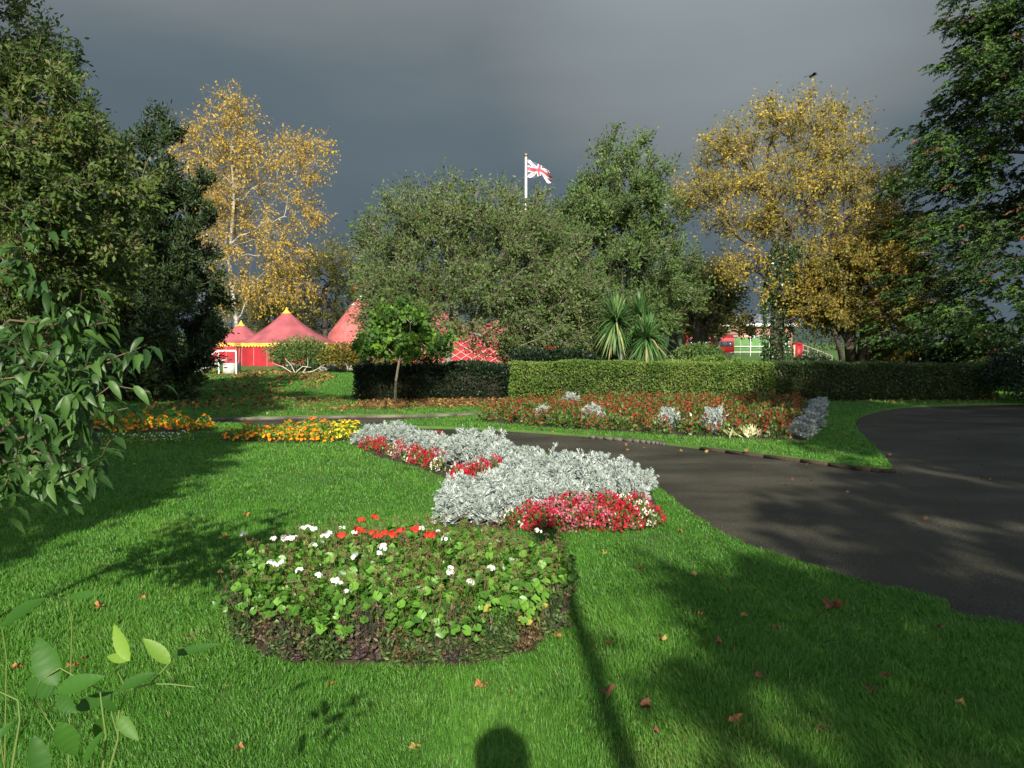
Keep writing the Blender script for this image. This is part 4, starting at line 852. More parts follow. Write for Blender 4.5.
def geranium(v, heads, fm, label, grp, yellow=.015, dead=5):
    t = thing('geranium_plant', label, 'geranium', (0, 0, 0), grp); m = MB(); n = 74
    a = rng.random(n) * 2 * math.pi; rr = .19 * np.sqrt(rng.random(n)); z = .10 + .19 * rng.random(n) * (1 - (rr / .26) ** 2) + .03
    c = np.column_stack([np.cos(a) * rr, np.sin(a) * rr, z]); nr = np.column_stack([np.cos(a) * .6, np.sin(a) * .6 - .25, np.full(n, .8)]) + rng.normal(size=(n, 3)) * .35
    r = np.where(rng.random(n) < yellow, 1, .7 * rng.random(n)); discs(m, c, nr, .014 + .020 * rng.random(n), r=r); stalks(m, np.column_stack([c[:, 0] * .3, c[:, 1] * .3, np.full(n, .01)]), c, .0016, .3); m.build('foliage', L_ger, t)
    s = MB(); k = dead + len(heads); tp = []
    for i in range(dead): tp.append((rng.normal() * .12, rng.normal() * .12, .30 + .07 * rng.random()))
    for h in heads: tp.append(h)
    tp = np.array(tp); stalks(s, tp * (.3, .3, .1), tp, .0018, rng.random(k)[0])
    for q in tp[:dead]:
        d = rdir(14); d[:, 2] = np.abs(d[:, 2]); leaf_quads(s, q + d * .004, d, .018, .004, rng.random(14))
    s.build('stalks', L_dead, t)
    for h in heads: flower_head(np.array(h), (.026 if fm is F_red else .020) * (.8 + .5 * rng.random()), int(rng.integers(14, 20)) if fm is F_red else int(rng.integers(5, 10)), .0145).build('flower_head', fm, t)
    return t
used = set()
def where(loc):
    x, y = loc[0], loc[1]; px = 512 + x / y * F
    if y < 6.2: return ('front ' if y < 4.6 else ('back ' if y > 5.25 else 'middle ')) + ('left' if px < 345 else ('right' if px > 460 else 'centre')) + ' of the round front bed'
    if px < 460 and y < 13 and px > 350: return 'narrow left end of the middle bed'
    if y < 12 and 430 < px < 670: return ('front ' if y < 8.0 else ('back ' if y > 9.3 else 'inner ')) + ('left' if px < 500 else ('right' if px > 590 else 'centre')) + ' of the middle bed'
    if y > 13 and px > 470: return ('left part' if px < 590 else ('right part' if px > 700 else 'middle')) + ' of the far bed ' + ('by the hedge' if y > 18.5 else ('by the path' if y < 16 else 'halfway back'))
    return None
SHORT = {'silver_ragwort': 'silvery white foliage plant', 'begonia': None}
def place(proto, loc, rz, sc, label=None, group=None):
    o = place_(proto, loc, rz, sc, label, group); w = where(loc); k = o.name.split('.')[0]
    if w is None or k not in ('geranium_plant', 'edging_plant', 'silver_ragwort', 'begonia', 'salvia'): return o
    if label is not None and 'massed' not in label: return o
    if k == 'silver_ragwort': d = 'silvery white foliage plant'; pl = 'silver plants'
    else: d = DESC[id(proto)][0]; pl = DESC[id(proto)][1]
    o['label'] = d + (' at the ' if not w.startswith('left part') else ' in the ') + w; o['group'] = pl + (' at the ' if not w.startswith('left part') else ' in the ') + w
    return o
DESC = {}
def place_(proto, loc, rz, sc, label=None, group=None):
    """first use moves the prototype itself, later uses copy it with its parts"""
    if id(proto) not in used:
        used.add(id(proto)); proto.location = loc; proto.rotation_euler = (0, 0, rz); proto.scale = (sc, sc, sc) if not hasattr(sc, '__len__') else sc
        if label: proto['label'] = label
        if group: proto['group'] = group
        return proto
    return dup(proto, KIDS.setdefault(id(proto), kids(proto)), loc, rz, sc, label, group)
KIDS = {}
gw = 'white geraniums in the round front bed'; gr_ = 'red geraniums in the round front bed'; gn = 'geraniums out of flower in the round front bed'
lw_, lr_, ln_ = 'green geranium plant with white flower heads in the round front bed', 'green geranium plant with bright red flower heads at the back of the round bed', 'green geranium plant without open flowers in the middle of the round bed'
PW = [geranium(0, [(.05, .02, .36), (-.09, -.04, .33)], F_white, lw_, gw), geranium(1, [(-.02, .05, .37)], F_white, lw_, gw), geranium(2, [(.08, -.06, .33), (-.05, .08, .36)], F_white, lw_, gw)]
PR = [geranium(3, [(.02, .0, .39), (-.09, .05, .37)], F_red, lr_, gr_), geranium(4, [(.05, -.03, .36), (-.06, .04, .365)], F_red, lr_, gr_)]
PN = [geranium(5, [], F_white, ln_, gn, .025, 7), geranium(6, [], F_white, ln_, gn, .01, 9)]
BG = np.array(bed_geran); gc = BG.mean(0); inner = gc + (BG - gc) * .93
yy = 4.06; row = 0; GP = []
for p_ in PW: DESC[id(p_)] = ('white-flowered geranium', 'white-flowered geraniums')
for p_ in PR: DESC[id(p_)] = ('red-flowered geranium', 'red-flowered geraniums')
for p_ in PN: DESC[id(p_)] = ('geranium without open flowers', 'geraniums out of flower')
while yy < 5.8:
    xx = -1.9 + .11 * (row % 2)
    while xx < .5:
        q = np.array([[xx + rng.normal() * .025, yy + rng.normal() * .025]])
        if pip(q, inner)[0]: GP.append(q[0])
        xx += .20
    yy += .185; row += 1
cnt = 0
for q in GP:
    pxx = 512 + q[0] / q[1] * F; back = q[1] > 5.0
    u = rng.random(); red = ((355 < pxx < 425) and q[1] > 4.9)
    if red and u < .6: pr = PR[int(rng.integers(2))]
    elif (pxx < 372 and u < .5) or (back and u < .36) or u < .20: pr = PW[int(rng.integers(3))]
    else: pr = PN[int(rng.integers(2))]
    place(pr, (q[0], q[1], .09 + .05 * (1 - abs(q[1] - 4.9))), rng.random() * 6.28, .80 + .2 * rng.random())
def purple(v):
    PM = [L_purp, leafmat('leaf_rim_green', [(.035, .06, .02), (.05, .10, .025), (.10, .16, .04), (.10, .05, .04)], .2), leafmat('leaf_rim_brown', [(.05, .035, .02), (.10, .065, .035), (.16, .11, .05), (.07, .10, .03)], .1)][v]
    t = thing('edging_plant', 'low dark purple-brown edging plant along the rim of the round front bed', 'bedding plant', (0, 0, 0), 'purple edging plants round the front bed'); m = MB(); n = 80
    a = rng.random(n) * 6.28; rr = .11 * np.sqrt(rng.random(n)); e = np.column_stack([np.cos(a) * rr, np.sin(a) * rr, .05 + .13 * rng.random(n)]); st = e * (.25, .25, 0); stalks(m, st, e, .0012, .2 + .2 * rng.random())
    k = 8; f = rng.random((n, k, 1)); p = (st[:, None] + (e - st)[:, None] * f).reshape(-1, 3); g = .62 * rng.random(n * k) + np.repeat(np.where(rng.random(n) < .3, .38, 0), k); leaf_quads(m, p, rdir(n * k) + (0, 0, .5), .026, .010, g); m.build('foliage', PM, t)
    d = rng.choice(n, 10); s = MB(); 
    for q in e[d]: leaf_quads(s, np.tile(q, (9, 1)), rdir(9) + (0, 0, .6), .014, .005, rng.random(9))
    s.build('seed_heads', L_dead, t); return t
PP = [purple(0), purple(1), purple(2)]
for p_ in PP: DESC[id(p_)] = (('low dark purple edging plant', 'purple edging plants'), ('low small-leaved green edging plant', 'green edging plants'), ('low withered brown edging plant', 'brown edging plants'))[PP.index(p_)]
k = 0
for i in range(0, len(BG)):
    a, b_ = BG[i], BG[(i + 1) % len(BG)]; m_ = (a + b_) / 2
    if m_[1] > 5.1: continue
    if np.linalg.norm(b_ - a) < .02: continue
    for f, ins in ((.25, .05 + .05 * rng.random()), (.75, .11)):
        if rng.random() < (.1 if ins < .105 else .45): continue
        q = a + (b_ - a) * f; q = q + (gc - q) * ins
        place(PP[int(rng.choice(3, p=[.34, .52, .14]))], (q[0] + rng.normal() * .02, q[1] + rng.normal() * .02, .055), k * 1.7, (1.05 + .4 * rng.random(), 1.05 + .4 * rng.random(), .8 + .9 * rng.random())); k += 1
# ---- silver ragwort mounds
def ragwort(v, spike=0):
    t = thing('silver_ragwort', 'silvery white felted foliage plant', 'silver ragwort', (0, 0, 0)); m = MB()
    ns = 46; a = rng.random(ns) * 6.28; el = .25 + 1.25 * rng.random(ns) ** .8; st = np.zeros((ns, 3)); dd = np.column_stack([np.cos(a) * np.cos(el), np.sin(a) * np.cos(el), np.sin(el)]); en = dd * (.26, .26, .36) * (.8 + .3 * rng.random((ns, 1))) + rng.normal(size=(ns, 3)) * .012; en[:, 2] = np.maximum(en[:, 2], .05)
    if spike:
        for i in range(spike): en[i] = (rng.normal() * .08, rng.normal() * .08, .47 + .06 * i)
    stalks(m, st, en, .0035, .3); nl = 11
    f = (.45 + .55 * rng.random((ns, nl, 1))); p = (en[:, None] * f).reshape(-1, 3); d0 = np.repeat(unit(en), nl, 0); d = unit(d0 * .55 + rdir(ns * nl) * .75 + (0, 0, .35)); n = len(p); s = unit(np.cross(d, rdir(n))); L = .062 + .045 * rng.random(n); r = rng.random(n)
    leaf_quads(m, p, d, L, L * .22, r)
    for g, sg, sz in ((.25, 1, .45), (.3, -1, .45), (.5, 1, .5), (.52, -1, .5), (.72, 1, .38), (.75, -1, .38), (.88, 1, .25), (.9, -1, .25)):
        pp = p + d * (L * g)[:, None] - np.cross(s, d) * (L * g * g * .15)[:, None]; leaf_quads(m, pp, unit(d * .75 + s * sg * .85), L * sz, L * sz * .36, np.clip(r + .1 * rng.normal(size=n), 0, 1))
    m.build('foliage', L_silver, t); return t
RW = [ragwort(0), ragwort(1), ragwort(2, 2), ragwort(3)]
def sil(px, py, sc, v, label, group=None):
    g = G(px, py); place(RW[v % 4], (g[0], g[1], .05), rng.random() * 6.28, (sc * (1 + .08 * rng.random()), sc, sc * (.95 + .12 * rng.random())), label, group)
gS = 'silver plants massed in the middle bed'; lS = 'silvery white foliage plant massed with others beside red begonias in the middle bed'
for i, (px, py, sc, v) in enumerate([(452, 530, 1.0, 0), (478, 531, 1.0, 1), (505, 529, .95, 3), (462, 516, 1.05, 3), (490, 516, 1.1, 0), (520, 515, 1.05, 1), (546, 516, 1.05, 3), (572, 515, .9, 0), (600, 512, .95, 1), (628, 510, .95, 3), (500, 503, 1.0, 0), (530, 503, 1.05, 3), (560, 503, 1.1, 1), (588, 502, 1.15, 2), (614, 501, 1.1, 0), (640, 501, .9, 1),
        (515, 491, 1.1, 3), (545, 491, 1.1, 2), (572, 490, 1.1, 0), (600, 489, 1.1, 1), (622, 491, 1.0, 3), (505, 479, 1.2, 3), (478, 473, 1.25, 1), (455, 471, 1.1, 0), (498, 469, 1.2, 2), (530, 476, 1.0, 0), (560, 480, .9, 1), (442, 462, 1.0, 3), (466, 461, 1.25, 1), (488, 460, 1.1, 0)]):
    sil(px, py, sc * .81, v, lS, gS)
for i, (px, py, sc, v) in enumerate([(360, 448, .55, 0), (372, 447, .75, 1), (384, 449, .85, 3), (397, 449, .95, 0), (408, 452, .9, 1), (420, 456, .85, 3), (432, 459, .8, 0), (446, 463, .7, 1)]):
    sil(px, py, sc, v, 'silvery white plant in the narrow row beside the yellow marigolds', 'silver plants in the row by the marigolds')
for px, py, sc, v, lb in [(571, 410, .95, 0, 'small low silver plant at the back of the far red and green bed'), (543, 423, .75, 1, 'small silver tuft nearest the left end of the far bed'), (592, 426, 1.0, 3, 'rounded silver plant left in the far bed, larger than the tuft beside it'), (668, 432.5, 1.0, 0, 'rounded silver plant at the front edge of the far bed, in its middle'), (715, 436.5, 1.1, 1, 'dimmer silver plant at the far bed front, right of the middle one'),
        (700, 403.5, .5, 3, 'tiny silver shoot against the foot of the clipped hedge')]: sil(px, py, sc, v, lb)
for i, (px, py, sc, v) in enumerate([(800, 442, 1.0, 0), (810, 442, .95, 1), (804, 436, 1.05, 3), (812, 430, 1.05, 0), (809, 424, .95, 1), (816, 420, 1.05, 3), (816, 413, 1.0, 0), (822, 409, .95, 1)]):
    sil(px, py, sc, v, 'silver plant in the column closing the right end of the far bed', 'silver plants at the right end of the far bed')
for o in list(COL.objects):
    if o.parent is None and o.get('group') == 'silver plants at the right end of the far bed': o.scale.x *= .88; o.scale.y *= .88; o.scale.z *= .68
t_ = thing('pale_bedding_plant', 'small cream spiky plant at the front of the far bed, right of the silver ones', 'bedding plant', (0, 0, 0)); m = MB(); n = 60; d = rdir(n); d[:, 2] = np.abs(d[:, 2]) + .6
leaf_quads(m, rng.normal(size=(n, 3)) * (.1, .08, .01), unit(d), .24, .03, rng.random(n)); m.build('foliage', petal('petal_cream', (.45, .48, .22), (.66, .64, .40)), t_); g = G(748, 440); t_.location = (g[0], g[1], .05); t_.scale = (1.4, 1.2, 1)
# ---- begonias, marigolds, salvias
def lowplant(name, cat, label, grp, fm, fn, fr, h, w, leafm, nl, ls, flat=False, fsize=.03):
    t = thing(name, label, cat, (0, 0, 0), grp); m = MB(); d = rdir(nl); d[:, 2] = np.abs(d[:, 2]); c = d * (w, w, h) * (.5 + .45 * rng.random((nl, 1))); leaf_quads(m, c, unit(d + rdir(nl) * .7), ls, ls * .6, rng.random(nl)); stalks(m, c[:14] * (.1, .1, 0), c[:14], .002, .5); m.build('foliage', leafm, t)
    f = MB(); d = rdir(fn); d[:, 2] = np.abs(d[:, 2]) + .12; d = unit(d); c = d * (w, w, h) * (.92 + .16 * rng.random((fn, 1)))
    if flat: discs(f, c, d * .6 + (0, -.2, .7) + rng.normal(size=(fn, 3)) * .3, fr * (.8 + .4 * rng.random(fn)), 8, cup=-.25); discs(f, c + d * .006, d + (0, 0, .7), fr * .6, 7, cup=-.2)
    else:
        for _ in range(3): leaf_quads(f, c + rng.normal(size=c.shape) * fr * .4, unit(d * .5 + rdir(fn)), fr, fr * .85, rng.random(fn))
    f.build('flowers', fm, t); return t
gB = 'begonias in the middle bed'
BE = {'c': lowplant('begonia', 'begonia', 'deep red begonia among the silver plants of the middle bed', gB + ', deep red', F_crim, 60, .024, .17, .13, L_bego, 60, .045), 'p': lowplant('begonia', 'begonia', 'pink begonia at the front of the middle bed', gB + ', pink', F_pink, 55, .023, .17, .13, L_bego, 60, .045), 'w': lowplant('begonia', 'begonia', 'cream-white begonia in the middle bed', gB + ', cream', F_pale, 34, .022, .15, .12, L_bego, 70, .045)}
for k_, n_ in (('c', 'deep red'), ('p', 'pink'), ('w', 'cream')): DESC[id(BE[k_])] = (n_ + ' flowering begonia', n_ + ' begonias')
for px, py, c in [(512, 535, 'w'), (524, 535, 'c'), (536, 536, 'c'), (550, 536, 'c'), (563, 537, 'p'), (576, 537, 'p'), (590, 537, 'c'), (603, 537, 'p'), (617, 537, 'c'), (630, 536, 'c'), (642, 535, 'w'), (651, 533, 'c'), (530, 528, 'c'), (545, 528, 'p'), (560, 528, 'p'), (574, 528, 'c'), (588, 528, 'p'), (602, 528, 'c'), (615, 527, 'c'), (628, 527, 'c'), (642, 526, 'w'), (568, 519, 'c'), (582, 519, 'p'), (596, 519, 'c'), (610, 518, 'c'), (624, 518, 'w'), (637, 517, 'c'), (556, 521, 'c'),
        (366, 453, 'c'), (374, 456, 'c'), (384, 458, 'c'), (393, 460, 'w'), (401, 463, 'p'), (409, 466, 'w'), (416, 467, 'c'), (424, 470, 'c'), (431, 473, 'c'), (438, 476, 'w'), (441, 471, 'c'), (380, 453, 'c'), (400, 458, 'c'), (416, 462, 'c'), (432, 467, 'c'), (458, 498, 'c'), (466, 495, 'c'), (474, 492, 'c'), (462, 503, 'c'), (455, 492, 'w'), (483, 489, 'c'), (496, 485, 'c'), (440, 448, 'c'), (500, 462, 'c')]:
    g = G(px, py); hs = 1.0 if py > 500 else .9; place(BE[c], (g[0], g[1], .055), rng.random() * 6.28, (hs * .95, hs * .95, hs * (1.15 if py > 504 else (1.9 if px > 450 else 1.35))))
MA = {'o': lowplant('marigold', 'marigold', 'orange marigold in the long strip between lawn and path', 'orange marigolds in the strip by the path', F_or, 15, .030, .23, .17, L_ger, 70, .05, True), 'y': lowplant('marigold', 'marigold', 'yellow marigold at the end of the strip next to the silver plants', 'yellow marigolds by the silver plants', F_yl, 15, .030, .23, .17, L_ger, 70, .05, True)}
MA['o2'] = lowplant('marigold', 'marigold', 'orange marigold in the strip near the path with a few buds', 'orange marigolds in the strip by the path', F_or, 11, .033, .20, .16, L_ger, 60, .05, True)
def inside(poly, step, jit): 
    q = np.array(poly); lo, hi = q.min(0), q.max(0); gx, gy = np.meshgrid(np.arange(lo[0], hi[0], step), np.arange(lo[1], hi[1], step)); p = np.column_stack([gx.ravel(), gy.ravel()]); p[:, 0] += (np.round(p[:, 1] / step) % 2) * step / 2; p += rng.normal(size=p.shape) * jit; return p[pip(p, q)]
for q in inside(bed_mari, .30, .05):
    px = 512 + q[0] / q[1] * F; y = px > 332 + rng.normal() * 6; u = rng.random()
    place(MA['y' if y else ('o' if u < .6 else 'o2')], (q[0], q[1], .055), rng.random() * 6.28, .85 + .3 * rng.random())
for q in inside(bed_mari2, .36, .06):
    place(MA['o' if rng.random() < .5 else 'o2'], (q[0], q[1], .055), rng.random() * 6.28, .9 + .3 * rng.random(), 'orange marigold in the patch behind the near-left bush', 'orange marigolds in the left patch')
gI = 'red bedding in the far bed'
SA = [lowplant('salvia', 'salvia', 'green bedding plant tipped with rusty red flowers in the far bed', gI, F_sal, 20, .045, .30, .21, L_sal, 90, .075), lowplant('salvia', 'salvia', 'leafy green bedding plant with few red flowers in the far bed', gI + ', leafy', F_sal, 5, .045, .30, .22, L_sal, 130, .08), lowplant('salvia', 'salvia', 'green bedding plant tipped with rusty red flowers in the far bed', gI, F_sal, 15, .05, .33, .24, L_bego, 90, .075)]
DESC[id(SA[0])] = ('leafy rusty red flowered plant', 'rusty red flowering plants'); DESC[id(SA[1])] = ('green plant with few flowers', 'green plants with few flowers'); DESC[id(SA[2])] = ('bronze-leaved red flowered plant', 'bronze-leaved red flowering plants')
for q in inside(np.array(bed_isl), .43, .07):
    px = 512 + q[0] / q[1] * F
    if px > 800: continue
    dback = (q[1] - 14) / 7; u = rng.random()
    place(SA[0 if u < .25 + .6 * dback else (2 if u < .55 + .3 * dback else 1)], (q[0], q[1], .055), rng.random() * 6.28, .85 + .3 * rng.random())
FL = lowplant('bedding_plant', 'bedding plant', 'small white-flowered plant in the row glimpsed behind the near-left bush', 'white flowers in the left row', F_white, 7, .026, .20, .15, L_ger, 60, .05)
for px, py in [(14, 449), (28, 448), (100, 447), (112, 448), (124, 447), (136, 448), (148, 447), (160, 446), (172, 446), (184, 444), (58, 447), (44, 449)]:
    g = G(px, py); place(FL, (g[0], g[1], .05), px, .9)
FR = lowplant('bedding_plant', 'bedding plant', 'small red-flowered plant in the row glimpsed behind the near-left bush', 'red flowers in the left row', F_crim, 8, .03, .22, .15, L_ger, 60, .05)
for px, py in [(17, 452), (56, 449), (70, 450)]:
    g = G(px, py); place(FR, (g[0], g[1], .05), px, 1.0)
# ================================================================== NEAR LEAVES
def leaf_fine(mb, p, d, up, L, W, r, droop=.4, fold=.3, k=7, pleat=0):
    """curved leaf with midrib fold; all inputs per leaf"""
    n = len(p); d = unit(d); s = unit(np.cross(d, up)); nn = unit(np.cross(s, d)); L = np.broadcast_to(L, (n,)); W = np.broadcast_to(W, (n,)); rows = []
    for i in range(k + 1):
        f = i / k; w = (math.sin(math.pi * f ** .8) ** .85) * .5 if 0 < f < 1 else 0.004
        c = p + d * (L * f * (1 - .12 * droop * f))[:, None] - nn * (L * droop * f * f * .5)[:, None] + nn * (W * pleat * (i % 2))[:, None]; e = nn * (W * w * fold)[:, None] * (1 + .25 * math.sin(i * 2.4)); rows += [c - s * (W * w)[:, None] + e, c, c + s * (W * w)[:, None] + e]
    V = np.stack(rows, 1).reshape(-1, 3); q = []
    for i in range(k):
        for j in range(2): a = 3 * i + j; q.append((a, a + 1, a + 4, a + 3))
    mb.add(V, (np.arange(n)[:, None, None] * (3 * (k + 1)) + np.array(q)[None]).reshape(-1, 4), np.repeat(r, len(q)))
def near_bush():
    base = (-3.1, 3.6, 0); t = thing('dogwood_bush', 'leafy bush with large glossy pointed leaves close on the left edge', 'shrub', base)
    tips = [P(82, 290, 3.1), P(60, 310, 3.2), P(108, 322, 3.2), P(146, 345, 3.2), P(150, 392, 3.1), P(120, 360, 3.3), P(90, 340, 3.3), P(112, 385, 3.1), P(95, 415, 3.2), P(110, 440, 3.0), P(95, 470, 3.1), P(60, 480, 3.1), P(70, 450, 3.3), P(40, 470, 3.2), P(20, 440, 3.3), P(30, 400, 3.4), P(60, 380, 3.4), P(30, 350, 3.4), P(10, 320, 3.3), P(50, 420, 3.5), P(85, 375, 3.5), P(10, 370, 3.6), P(75, 330, 3.6), P(20, 215, 3.3), P(5, 240, 3.3), P(25, 265, 3.4), P(-5, 200, 3.3), P(-20, 280, 3.4), P(-10, 400, 3.4), P(-20, 450, 3.4), P(-30, 340, 3.5), P(130, 352, 3.3), P(5, 485, 3.3), P(128, 408, 3.2), P(45, 440, 3.0), P(15, 345, 3.0), P(52, 352, 3.1), P(72, 402, 3.0), P(35, 375, 3.1), P(-60, 380, 3.6), P(-80, 300, 3.6), P(-50, 440, 3.6)]
    tips += [P(x, y, 3.1 + .9 * rng.random()) for x, y in zip(rng.uniform(-120, 112, 74), rng.uniform(310, 478, 74))]
    tips = np.array(tips); pos, par, rad, ends = grow([(-3.1, 3.6, 0), (-3.0, 3.6, .6), (-2.8, 3.5, 1.2), (-2.6, 3.45, 1.7)], tips, r_tip=.0025, wander=.06, rmax=.022, pref=.5)
    b = MB(); skeleton_mesh(b, pos, par, rad, 6); b.build('stems', mat('twig_brown', (.11, .075, .045), (.06, .045, .03), 20, .8), t, smooth=True)
    m = MB(); n = len(ends); k = 15; pe = pos[ends]; d0 = unit(pe - pos[par[ends]]); f = np.linspace(0, 1, k)[None, :, None] ** 1.1
    p = pe[:, None] - d0[:, None] * .30 * (1 - f) + rng.normal(size=(n, k, 3)) * .022; out = unit(rng.normal(size=(n, k, 3)) * (1, 1, .45) + d0[:, None] * (.5 + f) + (.25, -.15, .0)); out[..., 2] -= .6
    p, out = p.reshape(-1, 3), out.reshape(-1, 3); N = len(p); up = unit(rng.normal(size=(N, 3)) * .35 + (0, -.25, 1)); L = .060 + .040 * rng.random(N); leaf_fine(m, p, out, up, L * 1.12, L * .36, rng.random(N) * .9, .8, .42); m.build('foliage', L_big, t, smooth=True)
near_bush()
L_rose = leafmat('leaf_rose', [(.022, .075, .010), (.04, .12, .014), (.15, .26, .035)], .3, .5, .22)
def rose():
    D = 1.25; base = (-1.0, 1.3, 0); t = thing('rose_stem', 'young green rose shoots with broad glossy leaves at the bottom left corner', 'shrub', base); M_st = leafmat('rose_wood', [(.07, .13, .03), (.14, .17, .04)], 0, .5)
    Q = lambda x, y, d=D: P(x, y, d)
    st = [[(-1.0, 1.3, 0), Q(20, 900), Q(12, 768), Q(20, 720), Q(18, 700), Q(0, 692)], [(-.98, 1.28, 0), Q(90, 880), Q(103, 768), Q(106, 735), Q(103, 715), Q(100, 690), Q(60, 668)], [(-.96, 1.3, 0), Q(100, 890), Q(110, 768), Q(118, 740), Q(119, 712), Q(127, 690), Q(135, 682)], [Q(127, 690), Q(150, 684), Q(170, 684), Q(195, 687)], [Q(127, 690), Q(118, 672), Q(126, 662)], [Q(150, 684), Q(165, 668), Q(172, 659)], [Q(118, 735), Q(112, 715), Q(110, 700)], [Q(60, 668), Q(40, 680), Q(35, 700), Q(57, 735)]]
    b = MB()
    for i, s in enumerate(st):
        s = np.array(s); 
        n = len(s); r = np.linspace(.0030 if n > 4 else .0017, .0011, n); b.tube(s, r, 6, r=.3)
    b.build('stem', M_st, t, smooth=True)
    LV = [((57, 686), (35, 637), 27, .35), ((57, 693), (24, 681), 22, .2), ((57, 691), (99, 676), 19, .45), ((58, 696), (74, 712), 16, .2), ((76, 709), (113, 693), 14, .1), ((58, 722), (77, 757), 22, .45), ((130, 661), (111, 625), 15, 1), ((130, 660), (104, 656), 10, 1), ((170, 664), (144, 638), 15, .88), ((117, 715), (137, 740), 14, .6), ((172, 655), (216, 643), 9, .2), ((120, 690), (152, 672), 13, .2), ((48, 664), (20, 652), 11, .1), ((45, 632), (60, 645), 9, .3), ((2, 627), (40, 596), 17, .2), ((68, 598), (98, 592), 8, .3), ((34, 735), (46, 792), 20, .2), ((84, 765), (98, 733), 11, .3), ((0, 737), (13, 720), 9, .3), ((104, 716), (92, 742), 12, .3), ((102, 700), (118, 712), 9, .15)]
    for i, (a, c, w, r) in enumerate(LV):
        if i in (12, 13): continue
        w *= .85
        dd = D + .05 * math.sin(i * 2.1) + (.25 if i in (10, 14, 15) else 0); p = Q(a[0], a[1], dd); q = Q(c[0], c[1], dd + .02 * math.cos(i)); m = MB(); L = np.linalg.norm(q - p) * 1.06; W = w / F * dd * 1.15
        upv = unit(np.array([[.35 * math.sin(i * 1.7), -.80 + .2 * math.cos(i * 2.3), .5]])); leaf_fine(m, np.array([p]), np.array([q - p]), upv, L, W, np.array([r]), .3, .32, 16, .035); m.build('leaf', L_rose, t, smooth=True)
        if i in (14, 15, 10, 17, 18): b = MB(); b.tube([p, p + (0, .01, -.06), p + (-.02, .02, -.35 if i != 10 else -.04)], [.0011, .0013, .0016], 5); b.build('leaf_stalk', M_st, t)
rose()
# ---- single fallen leaves on the near lawn
def fallen():
    pr = []
    for v in range(3):
        m = MB(); k = 15; th = np.linspace(0, 2 * math.pi, k, endpoint=False); r = .026 * (1 + .38 * np.cos(th * 5 + v)); V = np.column_stack([np.cos(th) * r, np.sin(th) * r * .8, .012 + .012 * np.cos(th * 2 + v) + .004 * rng.normal(size=k)])
        m.add(np.vstack([V, [(0, 0, .002)]]), [(j, (j + 1) % k, k) for j in range(k)], rng.random(k)); m.tube([(0, 0, .003), (-.03, .004, .006), (-.05, .012, .012)], .001, 4)
        pr.append(m)
    mats = [leafmat('fallen_orange', [(.28, .12, .045), (.36, .16, .055)], .1, .7), leafmat('fallen_brown', [(.13, .055, .03), (.21, .085, .045)], .1, .7), leafmat('fallen_yellow', [(.30, .22, .06), (.36, .27, .07)], .1, .7)]
    nm = ['orange', 'brown', 'yellow']
    L = [(246, 524, 0, 1.0, 'orange fallen leaf on the sunlit lawn above left of the round bed'), (832, 620, 1, 1.9, 'large curled brown fallen leaf on the shaded lawn near the path'), (607, 709, 1, 1.2, 'brown fallen leaf at the foot of the long pole shadow'), (646, 725, 1, 1.1, 'brown fallen leaf in shade, right of the pole shadow'), (661, 653, 2, 1.0, 'yellowish fallen leaf on half-shaded grass right of the round bed'), (744, 629, 2, .7, 'small pale fallen leaf between the round bed and the path')]
    for px, py, c, s, lb in L:
        o = pr[c].build('fallen_leaf', mats[c]); tag(o, lb, 'leaf'); g = G(px, py); o.location = (g[0], g[1], .078); o.rotation_euler = (.25 * math.sin(px), .2, px); o.scale = (s, s, s * 1.3)
    src = None; kx = 0
    srcs = []
    for i in range(3): 
        o = pr[i].build('fallen_leaf', mats[i]); tag(o, nm[i] + ' fallen leaf lying on the lawn grass', 'leaf', nm[i] + ' fallen leaves scattered on the lawn'); srcs.append(o)
    pts = [(528, 566), (693, 585), (556, 648), (700, 625), (655, 748), (775, 640), (718, 655), (604, 562), (640, 578), (885, 690), (760, 690), (870, 705), (735, 735), (610, 655), (84, 672), (100, 618), (142, 608), (72, 680), (190, 650), (18, 682), (240, 765), (415, 765), (355, 560), (300, 480), (680, 540), (560, 560), (940, 640), (960, 720), (820, 745), (135, 470), (225, 545), (480, 700), (330, 700), (720, 590)]
    for i, (px, py) in enumerate(pts):
        c = int(rng.choice(3, p=[.3, .5, .2])); o = srcs[c] if not srcs[c].get('u') else srcs[c].copy()
        if o not in list(COL.objects): COL.objects.link(o)
        srcs[c]['u'] = 1; o['u'] = 1; g = G(px, py); s = .65 + .5 * rng.random(); o.location = (g[0], g[1], .07); o.rotation_euler = (rng.normal() * .3, rng.normal() * .3, px); o.scale = (s, s, s)
    for o in COL.objects:
        if 'u' in o.keys(): del o['u']
fallen()
#BEHIND
# ================================================================== BEHIND THE CAMERA: what casts the shadows on the lawn
def hid_tree(label, trunk, lobes, nt, tw, tl, lp, ls, lm=L_oak, leafy=1.0, rmax=.3):
    tree('shade_tree', label, 'tree', trunk, lobes, nt, tw, tl, lp, ls, .6, lm, B_dark, rmax=rmax, leafy=leafy, tw_r=.006)
hid_tree('tall leafy tree behind the viewer on the right, shading the path', [(11, -9, 0), (11, -9, 3), (11.2, -8.6, 7), (11.5, -8.5, 11), (11.5, -8.5, 14)],
    [(13.0, -8, 12.2, 5.5, 3.5, 4.6), (18.0, -8, 11.0, 5, 3.5, 4.5), (8.3, -7.5, 7.8, 3.0, 2.4, 2.2), (10, -7, 9.5, 3, 2.5, 2.5), (6.0, -7.2, 6.6, 2.6, 1.8, 1.2), (13, -7, 7.5, 4.5, 2.5, 2.4), (7.5, -7.2, 10.5, 2.2, 2, 1.8), (8.6, -8, 12.4, 2.3, 2, 2.0)], 520, 13, 1.1, 13, .34)
